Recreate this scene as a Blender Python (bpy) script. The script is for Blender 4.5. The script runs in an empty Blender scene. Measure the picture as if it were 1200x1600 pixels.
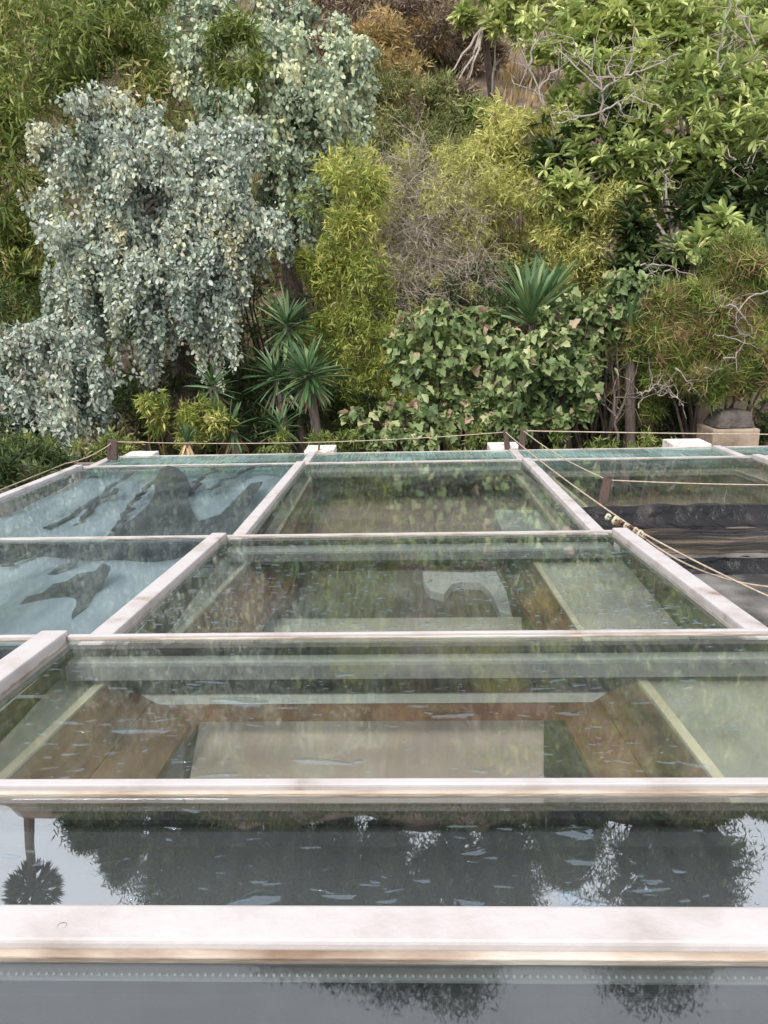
import bpy, bmesh, math, random
import numpy as np
from math import sin, cos, tan, radians, pi
from mathutils import Vector, Matrix
rng = np.random.default_rng(7); random.seed(7)
SC = bpy.context.scene; COL = SC.collection

# ------------------------------------------------------------ camera
F = 1200.0; PITCH, YAW, ROLL = radians(15), radians(1.9), radians(1.26)
CAM = np.array([0, 0, 3.0])
fwd = np.array([-sin(YAW)*cos(PITCH), cos(YAW)*cos(PITCH), -sin(PITCH)])
r0 = np.array([cos(YAW), sin(YAW), 0]); u0 = np.cross(r0, fwd)
rgt = cos(ROLL)*r0 - sin(ROLL)*u0; upv = cos(ROLL)*u0 + sin(ROLL)*r0
cd = bpy.data.cameras.new('camera'); cam = bpy.data.objects.new('camera', cd); COL.objects.link(cam)
cd.sensor_fit = 'VERTICAL'; cd.sensor_height = 36; cd.lens = 27; cd.clip_start = .02; cd.clip_end = 500
m = Matrix.Identity(4)
for k, v in enumerate((rgt, upv, -fwd)):
    for i in range(3): m[i][k] = v[i]
m.translation = CAM; cam.matrix_world = m; SC.camera = cam
def ray(x, y): return fwd + rgt*(x-600)/F - upv*(y-800)/F
def atY(x, y, Y): r = ray(x, y); return CAM + r*(Y/r[1])
def atZ(x, y, Z): r = ray(x, y); return CAM + r*((Z-3)/r[2])

# ------------------------------------------------------------ sky, sun, exposure
SUN_EL, SUN_AZ = radians(44), radians(208)     # azimuth clockwise from +Y; behind the camera, to the left
w = bpy.data.worlds.new('World'); SC.world = w; w.use_nodes = True
wn = w.node_tree.nodes; wl = w.node_tree.links; bg = wn['Background']
sk = wn.new('ShaderNodeTexSky'); sk.sky_type = 'NISHITA'; sk.sun_disc = False
sk.sun_elevation = SUN_EL; sk.sun_rotation = SUN_AZ
mx = wn.new('ShaderNodeMix'); mx.data_type = 'RGBA'; mx.inputs[0].default_value = .86
mx.inputs[7].default_value = (8.6, 8.65, 9.1, 1)   # even overcast layer
wl.new(sk.outputs[0], mx.inputs[6]); wl.new(mx.outputs[2], bg.inputs[0]); bg.inputs[1].default_value = .10
sd = bpy.data.lights.new('sun', 'SUN'); sd.energy = 1.5; sd.angle = radians(14); sd.color = (1, .96, .9)
so = bpy.data.objects.new('sun', sd); COL.objects.link(so)
dv = Vector((sin(SUN_AZ)*cos(SUN_EL), cos(SUN_AZ)*cos(SUN_EL), sin(SUN_EL)))
so.rotation_euler = dv.to_track_quat('Z', 'Y').to_euler(); so.location = dv*50
vs = SC.view_settings; vs.view_transform = 'Standard'; vs.look = 'None'; vs.exposure = 1.0; vs.gamma = 1; vs.use_curve_mapping = False
SC.cycles.max_bounces = 8; SC.cycles.transparent_max_bounces = 24; SC.cycles.transmission_bounces = 4
SC.cycles.diffuse_bounces = 3; SC.cycles.glossy_bounces = 3; SC.cycles.caustics_reflective = False

# ------------------------------------------------------------ helpers
def tag(o, label=None, cat=None, group=None, kind=None):
    if label: o['label'] = label
    if cat: o['category'] = cat
    if group: o['group'] = group
    if kind: o['kind'] = kind
    return o
def empty(name, loc=(0, 0, 0)):
    o = bpy.data.objects.new(name, None); COL.objects.link(o); o.location = loc; return o
def link(name, me, mat=None, parent=None, loc=None):
    o = bpy.data.objects.new(name, me); COL.objects.link(o)
    if mat and not me.materials: me.materials.append(mat)
    if parent is not None:
        o.parent = parent; o.matrix_parent_inverse = Matrix.Translation(-root_loc(parent))
    if loc is not None: o.location = loc
    return o
def root_loc(p):
    return p.location.copy() if p.parent is None else Vector((0, 0, 0))   # child meshes sit at the world origin
def mesh(name, vs, fs, mat=None, parent=None, smooth=False, bevel=0):
    me = bpy.data.meshes.new(name); me.from_pydata([tuple(map(float, v)) for v in vs], [], fs); me.update()
    if bevel:
        b = bmesh.new(); b.from_mesh(me)
        bmesh.ops.bevel(b, geom=list(b.edges), offset=bevel, segments=2, affect='EDGES', profile=.6)
        b.to_mesh(me); b.free()
    if smooth: me.polygons.foreach_set('use_smooth', [True]*len(me.polygons))
    return link(name, me, mat, parent)
HEX = [(0, 1, 2, 3), (7, 6, 5, 4), (0, 4, 5, 1), (1, 5, 6, 2), (2, 6, 7, 3), (3, 7, 4, 0)]
def box(name, x0, x1, y0, y1, z0, z1, mat, parent=None, bevel=0):
    v = [(x0, y0, z0), (x0, y1, z0), (x1, y1, z0), (x1, y0, z0), (x0, y0, z1), (x0, y1, z1), (x1, y1, z1), (x1, y0, z1)]
    return mesh(name, v, HEX, mat, parent, bevel=bevel)
def slab(name, q, th, mat, parent=None, bevel=0):   # q: four top corners (counter-clockwise from above), extruded down by th
    v = [(p[0], p[1], p[2]-th) for p in q] + [tuple(p) for p in q]
    f = [(3, 2, 1, 0), (4, 5, 6, 7), (0, 1, 5, 4), (1, 2, 6, 5), (2, 3, 7, 6), (3, 0, 4, 7)]
    return mesh(name, v, f, mat, parent, bevel=bevel)
def tube(pts, rad, n=5):
    pts = [np.array(p, float) for p in pts]; V = []; Fc = []
    for i, p in enumerate(pts):
        t = pts[min(i+1, len(pts)-1)] - pts[max(i-1, 0)]; t /= (np.linalg.norm(t)+1e-9)
        a = np.cross(t, [0.31, .9, .2] if abs(t[2]) > .7 else [0, 0, 1.]); a /= (np.linalg.norm(a)+1e-9); b = np.cross(t, a)
        r = rad[i] if hasattr(rad, '__len__') else rad
        for k in range(n):
            an = 2*pi*k/n; V.append(p + r*(cos(an)*a + sin(an)*b))
        if i:
            for k in range(n):
                o = (i-1)*n; Fc.append((o+k, o+(k+1) % n, o+n+(k+1) % n, o+n+k))
    return V, Fc
def merge(parts):
    V = []; Fc = []
    for v, f in parts:
        o = len(V); V += list(v); Fc += [tuple(i+o for i in q) for q in f]
    return V, Fc

# ------------------------------------------------------------ materials
def newmat(name):
    mt = bpy.data.materials.new(name); mt.use_nodes = True; return mt, mt.node_tree.nodes, mt.node_tree.links
def ramp(n, l, src, stops):
    r = n.new('ShaderNodeValToRGB'); l.new(src, r.inputs[0]); e = r.color_ramp.elements
    while len(e) < len(stops): e.new(.5)
    for q, (p, c) in zip(e, stops): q.position = p; q.color = (*c, 1)
    return r.outputs[0]
def noisy(name, stops, scale=6, rough=.6, bump=.2, stretch=(1, 1, 1), detail=6, spec=.5, fine=None, metal=0, dist=0.01):
    mt, n, l = newmat(name); p = n['Principled BSDF']
    tc = n.new('ShaderNodeTexCoord'); mp = n.new('ShaderNodeMapping'); mp.inputs['Scale'].default_value = stretch
    geo = n.new('ShaderNodeNewGeometry'); l.new(geo.outputs['Position'], mp.inputs[0])
    t = n.new('ShaderNodeTexNoise'); t.inputs['Scale'].default_value = scale; t.inputs['Detail'].default_value = detail
    l.new(mp.outputs[0], t.inputs[0])
    l.new(ramp(n, l, t.outputs[0], stops), p.inputs['Base Color'])
    p.inputs['Roughness'].default_value = rough; p.inputs['Specular IOR Level'].default_value = spec; p.inputs['Metallic'].default_value = metal
    if bump:
        b = n.new('ShaderNodeBump'); b.inputs['Strength'].default_value = bump; b.inputs['Distance'].default_value = dist
        t2 = n.new('ShaderNodeTexNoise'); t2.inputs['Scale'].default_value = fine or scale*5; t2.inputs['Detail'].default_value = 8
        l.new(mp.outputs[0], t2.inputs[0]); l.new(t2.outputs[0], b.inputs['Height']); l.new(b.outputs[0], p.inputs['Normal'])
    return mt
M = {}
M['paint'] = noisy('weathered_white_paint', [(.26, (.27, .20, .15)), (.36, (.42, .38, .36)), (.48, (.49, .455, .445)), (.75, (.53, .495, .485))], 9, .55, .2, (1, 1, 1), 9)
M['lip'] = noisy('stained_putty', [(.3, (.22, .15, .10)), (.5, (.48, .40, .32)), (.7, (.62, .57, .5))], 14, .7, .3, (.5, 1, 4))
M['gasket'] = noisy('black_rubber', [(.3, (.008, .009, .012)), (.7, (.03, .032, .04))], 20, .35, .1)
M['angle'] = noisy('grey_angle', [(.3, (.30, .33, .31)), (.7, (.42, .44, .42))], 5, .5, .05)
M['alu'] = noisy('grey_spacer', [(.3, (.16, .17, .18)), (.7, (.24, .25, .26))], 6, .35, .05)
M['darkalu'] = noisy('dark_spacer', [(.3, (.045, .05, .055)), (.7, (.075, .08, .085))], 6, .4, .05)
M['ledge'] = noisy('dusty_plaster', [(.3, (.20, .205, .17)), (.55, (.31, .315, .265)), (.75, (.38, .38, .32))], 4, .85, .2)
M['strip'] = noisy('pale_wood_strip', [(.3, (.42, .38, .26)), (.7, (.66, .62, .48))], 12, .7, .3, (1, .3, 1))
M['timber'] = noisy('brown_timber', [(.28, (.04, .022, .012)), (.45, (.12, .065, .035)), (.6, (.17, .10, .055)), (.75, (.25, .16, .10))], 11, .6, .3, (1, .45, 1))
M['inner'] = noisy('dim_plaster', [(.3, (.13, .10, .09)), (.7, (.24, .19, .17))], 3, .9, .1)
M['brownfloor'] = noisy('brown_floor', [(.3, (.17, .13, .115)), (.7, (.28, .22, .19))], 3, .7, .1)
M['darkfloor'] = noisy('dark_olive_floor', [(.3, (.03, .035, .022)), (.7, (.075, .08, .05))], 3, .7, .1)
M['beige'] = noisy('beige_panel', [(.3, (.26, .22, .18)), (.7, (.38, .33, .28))], 3, .8, .1)
M['greypanel'] = noisy('grey_blind', [(.3, (.16, .16, .165)), (.7, (.21, .21, .215))], 1.5, .7, .05)
M['rust'] = noisy('rusty_brown', [(.3, (.09, .04, .022)), (.7, (.19, .10, .055))], 14, .7, .3)
M['tar'] = noisy('wet_black_membrane', [(.3, (.005, .006, .007)), (.6, (.014, .013, .014)), (.75, (.06, .05, .045))], 5, .3, 1.0, (1, 1, 1), 8, .25, 9, 0, .05)
M['shelf'] = noisy('wet_shelf_felt', [(.35, (.012, .011, .012)), (.5, (.04, .033, .03)), (.6, (.11, .08, .055)), (.72, (.17, .15, .14))], 4, .14, .5, (.35, 1.8, 1), 9, .5, 12, 0, .02)  # brown-grey noise patches put the wet reflections into the colour
M['gravel'] = noisy('mineral_felt', [(.38, (.03, .028, .027)), (.47, (.10, .092, .085)), (.56, (.15, .14, .13)), (.7, (.24, .225, .21))], 4.5, .9, 1.0, (1, 1, 1), 12, .5, 160)
M['concrete'] = noisy('painted_block', [(.30, (.35, .22, .14)), (.42, (.66, .60, .55)), (.7, (.78, .74, .71))], 12, .8, .3)
M['stake'] = noisy('dark_timber_peg', [(.3, (.05, .03, .025)), (.7, (.14, .09, .075))], 30, .8, .5, (4, 4, .6))
M['rope'] = noisy('jute_cord', [(.3, (.34, .26, .18)), (.7, (.56, .46, .36))], 40, .9, .3)
M['soil'] = noisy('dry_soil', [(.25, (.05, .038, .028)), (.5, (.14, .10, .075)), (.75, (.26, .195, .15))], 1.3, .95, .6, (1, 1, 1), 10, .3, 14)
M['stone'] = noisy('sandstone', [(.3, (.20, .15, .11)), (.7, (.42, .33, .24))], 6, .9, .4)
M['cap'] = noisy('grey_stone', [(.3, (.05, .042, .036)), (.7, (.15, .13, .11))], 9, .95, .9, dist=.03)
M['bark'] = noisy('bark', [(.3, (.07, .05, .04)), (.7, (.20, .16, .13))], 14, .9, .6, (3, 3, .6))
M['palelimb'] = noisy('pale_bark', [(.3, (.22, .18, .15)), (.7, (.44, .39, .34))], 14, .8, .3, (3, 3, .6))
M['twig'] = noisy('dry_twigs', [(.3, (.22, .18, .13)), (.7, (.52, .45, .36))], 9, .9, 0)
M['cane'] = noisy('bamboo_cane', [(.3, (.20, .17, .05)), (.7, (.40, .32, .12))], 9, .6, 0)
M['white'] = noisy('white_enamel', [(.3, (.30, .33, .31)), (.7, (.42, .45, .43))], 5, .3, .05)

def reflectpale_mat():
    mt, n, l = newmat('pale_reflection_film'); p = n['Principled BSDF']  # blue-grey noise tones stand in for reflection and film in the glass
    g = n.new('ShaderNodeNewGeometry'); mp = n.new('ShaderNodeMapping'); mp.inputs['Rotation'].default_value = (0, 0, .42); mp.inputs['Scale'].default_value = (1.5, .28, 1)
    l.new(g.outputs['Position'], mp.inputs[0])
    wv = n.new('ShaderNodeTexNoise'); wv.inputs['Scale'].default_value = 1.7; wv.inputs['Detail'].default_value = 3.5; wv.inputs['Distortion'].default_value = 1.3
    l.new(mp.outputs[0], wv.inputs[0])
    col = ramp(n, l, wv.outputs[0], [(.30, (.16, .185, .195)), (.42, (.27, .315, .335)), (.5, (.32, .37, .40)), (.66, (.40, .44, .465))])
    l.new(col, p.inputs['Base Color']); p.inputs['Roughness'].default_value = .3
    b = n.new('ShaderNodeBump'); b.inputs['Strength'].default_value = .35; b.inputs['Distance'].default_value = .02
    l.new(wv.outputs[0], b.inputs['Height']); l.new(b.outputs[0], p.inputs['Normal'])
    return mt
M['reflectpale'] = reflectpale_mat()
M['reflectdark'] = noisy('dark_reflection_tone', [(.3, (.02, .022, .022)), (.7, (.06, .06, .06))], 8, .4, .1)  # dark tone standing in for reflections in the left and far panes

def glass_mat(name, tint, base, gain, rough=.015, dirt=.06, dirtcol=(.62, .66, .62), wob=.05, gc=(.93, .96, .97)):
    mt, n, l = newmat(name); n.remove(n['Principled BSDF']); out = n['Material Output']
    tr = n.new('ShaderNodeBsdfTransparent'); tr.inputs[0].default_value = (*tint, 1)
    gl = n.new('ShaderNodeBsdfGlossy'); gl.inputs['Roughness'].default_value = rough; gl.inputs[0].default_value = (*gc, 1)
    fr = n.new('ShaderNodeLayerWeight'); fr.inputs[0].default_value = .5
    pw = n.new('ShaderNodeMath'); pw.operation = 'POWER'; pw.inputs[1].default_value = 4.6; l.new(fr.outputs['Facing'], pw.inputs[0])
    mm = n.new('ShaderNodeMath'); mm.operation = 'MULTIPLY_ADD'; mm.inputs[1].default_value = gain; mm.inputs[2].default_value = base; mm.use_clamp = True
    l.new(pw.outputs[0], mm.inputs[0])
    mix = n.new('ShaderNodeMixShader'); l.new(mm.outputs[0], mix.inputs[0]); l.new(tr.outputs[0], mix.inputs[1]); l.new(gl.outputs[0], mix.inputs[2])
    g = n.new('ShaderNodeNewGeometry'); mp = n.new('ShaderNodeMapping'); mp.inputs['Scale'].default_value = (70, 3.5, 70); l.new(g.outputs['Position'], mp.inputs[0])
    t = n.new('ShaderNodeTexNoise'); t.inputs['Scale'].default_value = 1; t.inputs['Detail'].default_value = 6; l.new(mp.outputs[0], t.inputs[0])
    t2 = n.new('ShaderNodeTexNoise'); t2.inputs['Scale'].default_value = 1.9; t2.inputs['Detail'].default_value = 5; l.new(g.outputs['Position'], t2.inputs[0])
    m1 = n.new('ShaderNodeMath'); m1.operation = 'MULTIPLY'; l.new(t.outputs[0], m1.inputs[0]); l.new(t2.outputs[0], m1.inputs[1])
    mr = n.new('ShaderNodeMapRange'); mr.inputs[1].default_value = .18; mr.inputs[2].default_value = .42; mr.inputs[3].default_value = dirt*.4; mr.inputs[4].default_value = dirt*2.0
    l.new(m1.outputs[0], mr.inputs[0])
    df = n.new('ShaderNodeBsdfDiffuse'); df.inputs[0].default_value = (*dirtcol, 1)
    mx2 = n.new('ShaderNodeMixShader'); l.new(mr.outputs[0], mx2.inputs[0]); l.new(mix.outputs[0], mx2.inputs[1]); l.new(df.outputs[0], mx2.inputs[2])
    b = n.new('ShaderNodeBump'); b.inputs['Strength'].default_value = wob; b.inputs['Distance'].default_value = .02
    t3 = n.new('ShaderNodeTexNoise'); t3.inputs['Scale'].default_value = 5; t3.inputs['Detail'].default_value = 2; l.new(g.outputs['Position'], t3.inputs[0])
    l.new(t3.outputs[0], b.inputs['Height']); l.new(b.outputs[0], gl.inputs['Normal']); l.new(b.outputs[0], fr.inputs['Normal'])
    l.new(mx2.outputs[0], out.inputs[0]); return mt
M['glass'] = glass_mat('green_glass', (.95, .96, .945), .065, .85, rough=.03, dirt=.025)
M['glassnear'] = glass_mat('coated_glass', (.84, .86, .86), .20, 1.0, .004, dirt=.008, wob=.02)
M['glassfive'] = glass_mat('coated_glass_nearest', (.86, .88, .88), .07, 1.0, .02, dirt=.008, wob=.02)
M['glassfar'] = glass_mat('teal_film_glass', (.80, .90, .88), .05, .5, rough=.05, dirt=.30, dirtcol=(.34, .46, .43))
M['glassleft'] = glass_mat('hazy_blue_glass', (.90, .935, .94), .05, .35, .02, dirt=.04, dirtcol=(.5, .58, .6))
M['drop'] = glass_mat('rain_water', (.93, .96, .98), .10, 1.2, .0, dirt=0, wob=0, gc=(.72, .87, 1))  # blue gloss tint puts sky reflection colour into the drops

def leaf_mat(name, stops, rough=.5, trans=.25, spec=.4, tcol=None):
    g_ = LEAFGAIN.get(name, 1.3); stops = [(p_, tuple(min(.72, c_*g_) for c_ in q_)) for p_, q_ in stops]
    mt, n, l = newmat(name); p = n['Principled BSDF']; out = n['Material Output']
    a = n.new('ShaderNodeAttribute'); a.attribute_name = 'tint'
    c = ramp(n, l, a.outputs['Fac'], stops); l.new(c, p.inputs['Base Color'])
    p.inputs['Roughness'].default_value = rough; p.inputs['Specular IOR Level'].default_value = spec
    t = n.new('ShaderNodeBsdfTranslucent'); l.new(c, t.inputs[0])
    mix = n.new('ShaderNodeMixShader'); mix.inputs[0].default_value = trans
    l.new(p.outputs[0], mix.inputs[1]); l.new(t.outputs[0], mix.inputs[2]); l.new(mix.outputs[0], out.inputs[0]); return mt
L = {}
LEAFGAIN = {'deep_green_leaf': 1.0, 'silver_round_leaf': 1.06, 'pale_green_round_leaf': 1.12, 'sword_leaf': 1.1, 'yellow_bamboo_leaf': 1.22, 'glossy_whorl_leaf': 1.5, 'light_whorl_leaf': 1.4, 'broad_shrub_leaf': 1.3, 'needle_green': 1.5}
L['euc'] = leaf_mat('silver_round_leaf', [(0, (.14, .185, .135)), (.35, (.31, .365, .295)), (.7, (.50, .54, .46)), (.9, (.52, .54, .34)), (1, (.50, .40, .32))], .38, .15)
L['euc2'] = leaf_mat('pale_green_round_leaf', [(0, (.16, .22, .15)), (.35, (.30, .37, .26)), (.7, (.46, .52, .37)), (.9, (.56, .58, .34)), (1, (.46, .40, .32))], .42, .18)
L['bam_dark'] = leaf_mat('dark_bamboo_leaf', [(0, (.06, .085, .02)), (.45, (.16, .21, .05)), (.8, (.30, .33, .10)), (1, (.40, .31, .15))], .5, .3)
L['bam_yel'] = leaf_mat('yellow_bamboo_leaf', [(0, (.14, .18, .04)), (.4, (.33, .37, .09)), (.8, (.54, .53, .15)), (1, (.60, .50, .24))], .5, .35)
L['bam_mid'] = leaf_mat('olive_bamboo_leaf', [(0, (.09, .12, .025)), (.45, (.24, .28, .06)), (.85, (.42, .44, .11)), (1, (.50, .38, .18))], .5, .35)
L['bam_pale'] = leaf_mat('pale_willow_leaf', [(0, (.18, .18, .05)), (.4, (.40, .40, .12)), (.8, (.60, .55, .20)), (1, (.62, .48, .26))], .5, .35)
L['ros'] = leaf_mat('glossy_whorl_leaf', [(0, (.09, .13, .045)), (.4, (.24, .295, .095)), (.8, (.41, .45, .18)), (1, (.55, .52, .22))], .4, .3)
L['rospale'] = leaf_mat('light_whorl_leaf', [(0, (.14, .19, .06)), (.4, (.30, .36, .12)), (.8, (.48, .52, .20)), (1, (.60, .52, .27))], .4, .3)
L['big'] = leaf_mat('broad_shrub_leaf', [(0, (.06, .095, .035)), (.5, (.165, .22, .085)), (.8, (.31, .35, .16)), (.93, (.42, .40, .22)), (1, (.38, .24, .19))], .4, .25)
L['jun'] = leaf_mat('needle_green', [(0, (.04, .06, .015)), (.35, (.12, .165, .035)), (.56, (.27, .30, .07)), (.64, (.23, .17, .09)), (1, (.22, .13, .08))], .6, .25)
L['yuc'] = leaf_mat('sword_leaf', [(0, (.035, .075, .03)), (.5, (.08, .15, .06)), (.9, (.17, .26, .11)), (1, (.38, .34, .15))], .38, .15)
L['dry'] = leaf_mat('dry_leaf', [(0, (.24, .16, .09)), (.5, (.42, .30, .18)), (1, (.56, .44, .28))], .8, .2)
L['grass'] = leaf_mat('dry_grass', [(0, (.16, .14, .05)), (.5, (.38, .27, .12)), (1, (.52, .38, .20))], .8, .3)
L['olive'] = leaf_mat('olive_small_leaf', [(0, (.09, .10, .035)), (.5, (.20, .22, .08)), (1, (.36, .35, .15))], .6, .25)
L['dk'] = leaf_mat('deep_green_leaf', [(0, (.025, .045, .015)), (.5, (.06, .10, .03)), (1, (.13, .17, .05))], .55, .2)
L['brown'] = leaf_mat('brown_scrub_leaf', [(0, (.09, .065, .045)), (.5, (.19, .145, .10)), (1, (.30, .24, .15))], .8, .15)

# ------------------------------------------------------------ leaf machinery
# templates: verts in (along, across, up), faces
TPL = {
 'round': (np.array([(0, 0, 0), (.3, .30, .05), (.72, .26, .03), (1, 0, -.04), (.72, -.26, .03), (.3, -.30, .05)]), [(0, 1, 2, 3), (0, 3, 4, 5)]),
 'lance': (np.array([(0, 0, 0), (.4, .09, .02), (1, 0, -.08), (.4, -.09, .02)]), [(0, 1, 2, 3)]),
 'oblong': (np.array([(0, 0, 0), (.35, .1, .05), (.75, .13, .02), (1, 0, -.12), (.75, -.13, .02), (.35, -.1, .05)]), [(0, 1, 2, 3), (0, 3, 4, 5)]),
 'heart': (np.array([(.12, 0, 0), (-.02, .2, .08), (.28, .48, .16), (.5, .25, .06), (.68, .27, .06), (1, 0, -.16), (.68, -.27, .06), (.5, -.25, .06), (.28, -.48, .16), (-.02, -.2, .08)]),
           [(0, 1, 2, 3), (0, 3, 4, 5), (0, 5, 6, 7), (0, 7, 8, 9)]),
 'needle': (np.array([(0, .035, 0), (1, 0, 0), (0, -.035, 0)]), [(0, 1, 2)]),
 'sword': (np.array([(0, .035, 0), (.45, .05, .02), (.85, .03, -.03), (1, 0, -.07), (.85, -.03, -.03), (.45, -.05, .02), (0, -.035, 0), (.45, 0, -.01)]),
           [(0, 1, 7), (1, 2, 3, 7), (3, 4, 5, 7), (5, 6, 7), (6, 0, 7)]),
}
def unit(v): return v/(np.linalg.norm(v, axis=-1, keepdims=True)+1e-9)
def frames(D, rnd=.5, upb=1.0):
    """leaf frames: along D, blade normal near up (or random)"""
    n = len(D); N = rng.normal(size=(n, 3))*rnd; N[:, 2] += upb
    S = unit(np.cross(N, D)); U = np.cross(D, S); return S, U
def leaf_mesh(name, P, D, size, tpl, tint, mat, parent, rnd=.6, upb=1.0, Nn=None, kind='stuff', face_cam=0):
    T, Fc = TPL[tpl]; n = len(P); D = unit(D)
    S, U = frames(D, rnd, upb)
    size = np.broadcast_to(size, n)[:, None, None]
    V = P[:, None, :] + size*(T[None, :, 0:1]*D[:, None] + T[None, :, 1:2]*S[:, None] + T[None, :, 2:3]*U[:, None])
    k = len(T); V = V.reshape(-1, 3)
    loops = np.concatenate([np.array(f) for f in Fc]); lt = np.array([len(f) for f in Fc])
    LI = (np.arange(n)[:, None]*k + loops[None]).ravel(); LT = np.tile(lt, n); LS = np.concatenate([[0], np.cumsum(LT)[:-1]])
    me = bpy.data.meshes.new(name); me.vertices.add(len(V)); me.vertices.foreach_set('co', V.ravel().astype(np.float32))
    me.loops.add(len(LI)); me.loops.foreach_set('vertex_index', LI.astype(np.int32))
    me.polygons.add(len(LT)); me.polygons.foreach_set('loop_start', LS.astype(np.int32)); me.polygons.foreach_set('loop_total', LT.astype(np.int32))
    a = me.attributes.new('tint', 'FLOAT', 'POINT'); a.data.foreach_set('value', np.repeat(np.clip(tint, 0, 1), k).astype(np.float32))
    me.update(calc_edges=True)
    o = link(name, me, mat, parent)
    if kind: o['kind'] = kind
    return o
_tm = {}
def leaf_parts(P, D, size, tpl, tint, mat, parent, rnd=.6, upb=1.0, name='leaf'):
    """single leaves as objects that share a few meshes"""
    S, U = frames(unit(D), rnd, upb); D = unit(D); size = np.broadcast_to(size, len(P))
    pl = root_loc(parent)
    for i in range(len(P)):
        q = int(np.clip(tint[i], 0, .999)*6); key = (tpl, mat.name, q)
        if key not in _tm:
            T, Fc = TPL[tpl]; me = bpy.data.meshes.new('leaf_'+tpl); me.from_pydata([tuple(v) for v in T], [], Fc); me.update()
            a = me.attributes.new('tint', 'FLOAT', 'POINT'); a.data.foreach_set('value', [(q+.5)/6]*len(T)); me.materials.append(mat); _tm[key] = me
        o = bpy.data.objects.new(name, _tm[key]); COL.objects.link(o); o.parent = parent
        s = float(size[i]); mw = Matrix.Identity(4)
        for r in range(3):
            mw[r][0] = D[i, r]*s; mw[r][1] = S[i, r]*s; mw[r][2] = U[i, r]*s
        mw.translation = Vector(P[i]) - pl
        o.matrix_basis = mw
def split_leaves(nparts, P, D, size, tpl, tint, mat, parent, **kw):
    size = np.broadcast_to(size, len(P)).copy()
    if nparts:
        d = np.linalg.norm(P-CAM, axis=1); sc = size/d; 
        # prefer leaves on the side towards the camera
        front = -d + .6*(P[:, 2]-P[:, 2].mean()); thr = np.quantile(front, .80)
        idx = np.where(front > thr)[0]; idx = idx[np.argsort(-sc[idx])][:nparts*3]; idx = rng.permutation(idx)[:nparts]
        msk = np.zeros(len(P), bool); msk[idx] = True
        leaf_parts(P[msk], D[msk], size[msk], tpl, tint[msk], mat, parent, **kw)
        P, D, size, tint = P[~msk], D[~msk], size[~msk], tint[~msk]
    leaf_mesh('foliage', P, D, size, tpl, tint, mat, parent, **kw)

def blob_world(b):
    x, y, rx, ry, Y = b[:5]; c = atY(x, y, Y); s = Y/F*1.02
    return c, np.array([rx*s, (b[5] if len(b) > 5 else min(rx, ry)*.8)*s, ry*s])
def clumps(blobs, per, cr=.28, shell=(.55, 1.0)):
    """centres of sub-clumps near the surface of each blob; returns centres, radii"""
    C = []; R = []
    for b, k in zip(blobs, per):
        c, r = blob_world(b)
        u = unit(rng.normal(size=(k*2, 3))); u = u[u[:, 1] < .45][:k]
        rad = rng.uniform(*shell, size=(len(u), 1))
        C.append(c + u*r*rad); R.append(np.full(len(u), cr*min(r[0], r[2]))*rng.uniform(.7, 1.3, len(u)))
    return np.concatenate(C), np.concatenate(R)
def limbs(root, targets, r0_, mat, parent, name='branch', sag=.15, n=5, mid=.5):
    parts = []
    for t in targets:
        t = np.array(t); p1 = root + (t-root)*mid + np.array([rng.normal()*.12, rng.normal()*.12, abs(rng.normal())*sag])*np.linalg.norm(t-root)*.6
        pts = [(1-s)**2*root + 2*s*(1-s)*p1 + s*s*t for s in np.linspace(0, 1, 7)]
        pts = [p + rng.normal(size=3)*.012*(0 < i < 6)*np.linalg.norm(t-root) for i, p in enumerate(pts)]
        parts.append(tube(pts, list(np.linspace(r0_, r0_*.22, 7)), n))
    V, Fc = merge(parts); return mesh(name, V, Fc, mat, parent, smooth=True)
def trunk(base, top, r, mat, parent, bend=.1):
    b, t = np.array(base), np.array(top); k = np.linalg.norm(t-b)
    pts = [b + (t-b)*s + np.array([sin(s*4+b[0]), cos(s*3+b[0]), 0])*bend*k*.25*s for s in np.linspace(0, 1, 8)]
    V, Fc = tube(pts, list(np.linspace(r, r*.55, 8)), 9); mesh('trunk', V, Fc, mat, parent, smooth=True); return pts[-1]

# ------------------------------------------------------------ terrain
def ground_z(x, y):
    h = np.where(y < 9.0, .4, .4 + .77*(y-9.0))
    rid = 31.0 + 2.0*np.sin(x*.11+1) + np.where(x > 8, -(x-8)*.35, 0)
    top = .4 + .77*(rid-9.0)
    h = np.where(y > rid, top + (y-rid)*.06, h)
    return h + .35*np.sin(x*.7+y*.4)*np.clip((y-9)/8, 0, 1) + .2*np.sin(x*1.9-y*1.3)*np.clip((y-9)/8, 0, 1)
xs = np.concatenate([np.linspace(-300, -40, 14), np.linspace(-38, 38, 90), np.linspace(40, 300, 14)])
ys = np.concatenate([np.linspace(-200, -8, 12), np.linspace(-4, 45, 80), np.linspace(50, 300, 14)])
GX, GY = np.meshgrid(xs, ys); GZ = ground_z(GX, GY)
V = np.stack([GX, GY, GZ], -1).reshape(-1, 3); nx = len(xs)
Fc = [(j*nx+i, j*nx+i+1, (j+1)*nx+i+1, (j+1)*nx+i) for j in range(len(ys)-1) for i in range(nx-1)]
o = mesh('hillside_terrain', V, Fc, M['soil'], smooth=True)
o['kind'] = 'structure'
def gpt(x, y): return np.array([x, y, float(ground_z(np.array(x), np.array(y)))])

# ------------------------------------------------------------ glass roof
X = [-4.46, -2.66, -.86, .94, 2.74, 4.54]
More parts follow.
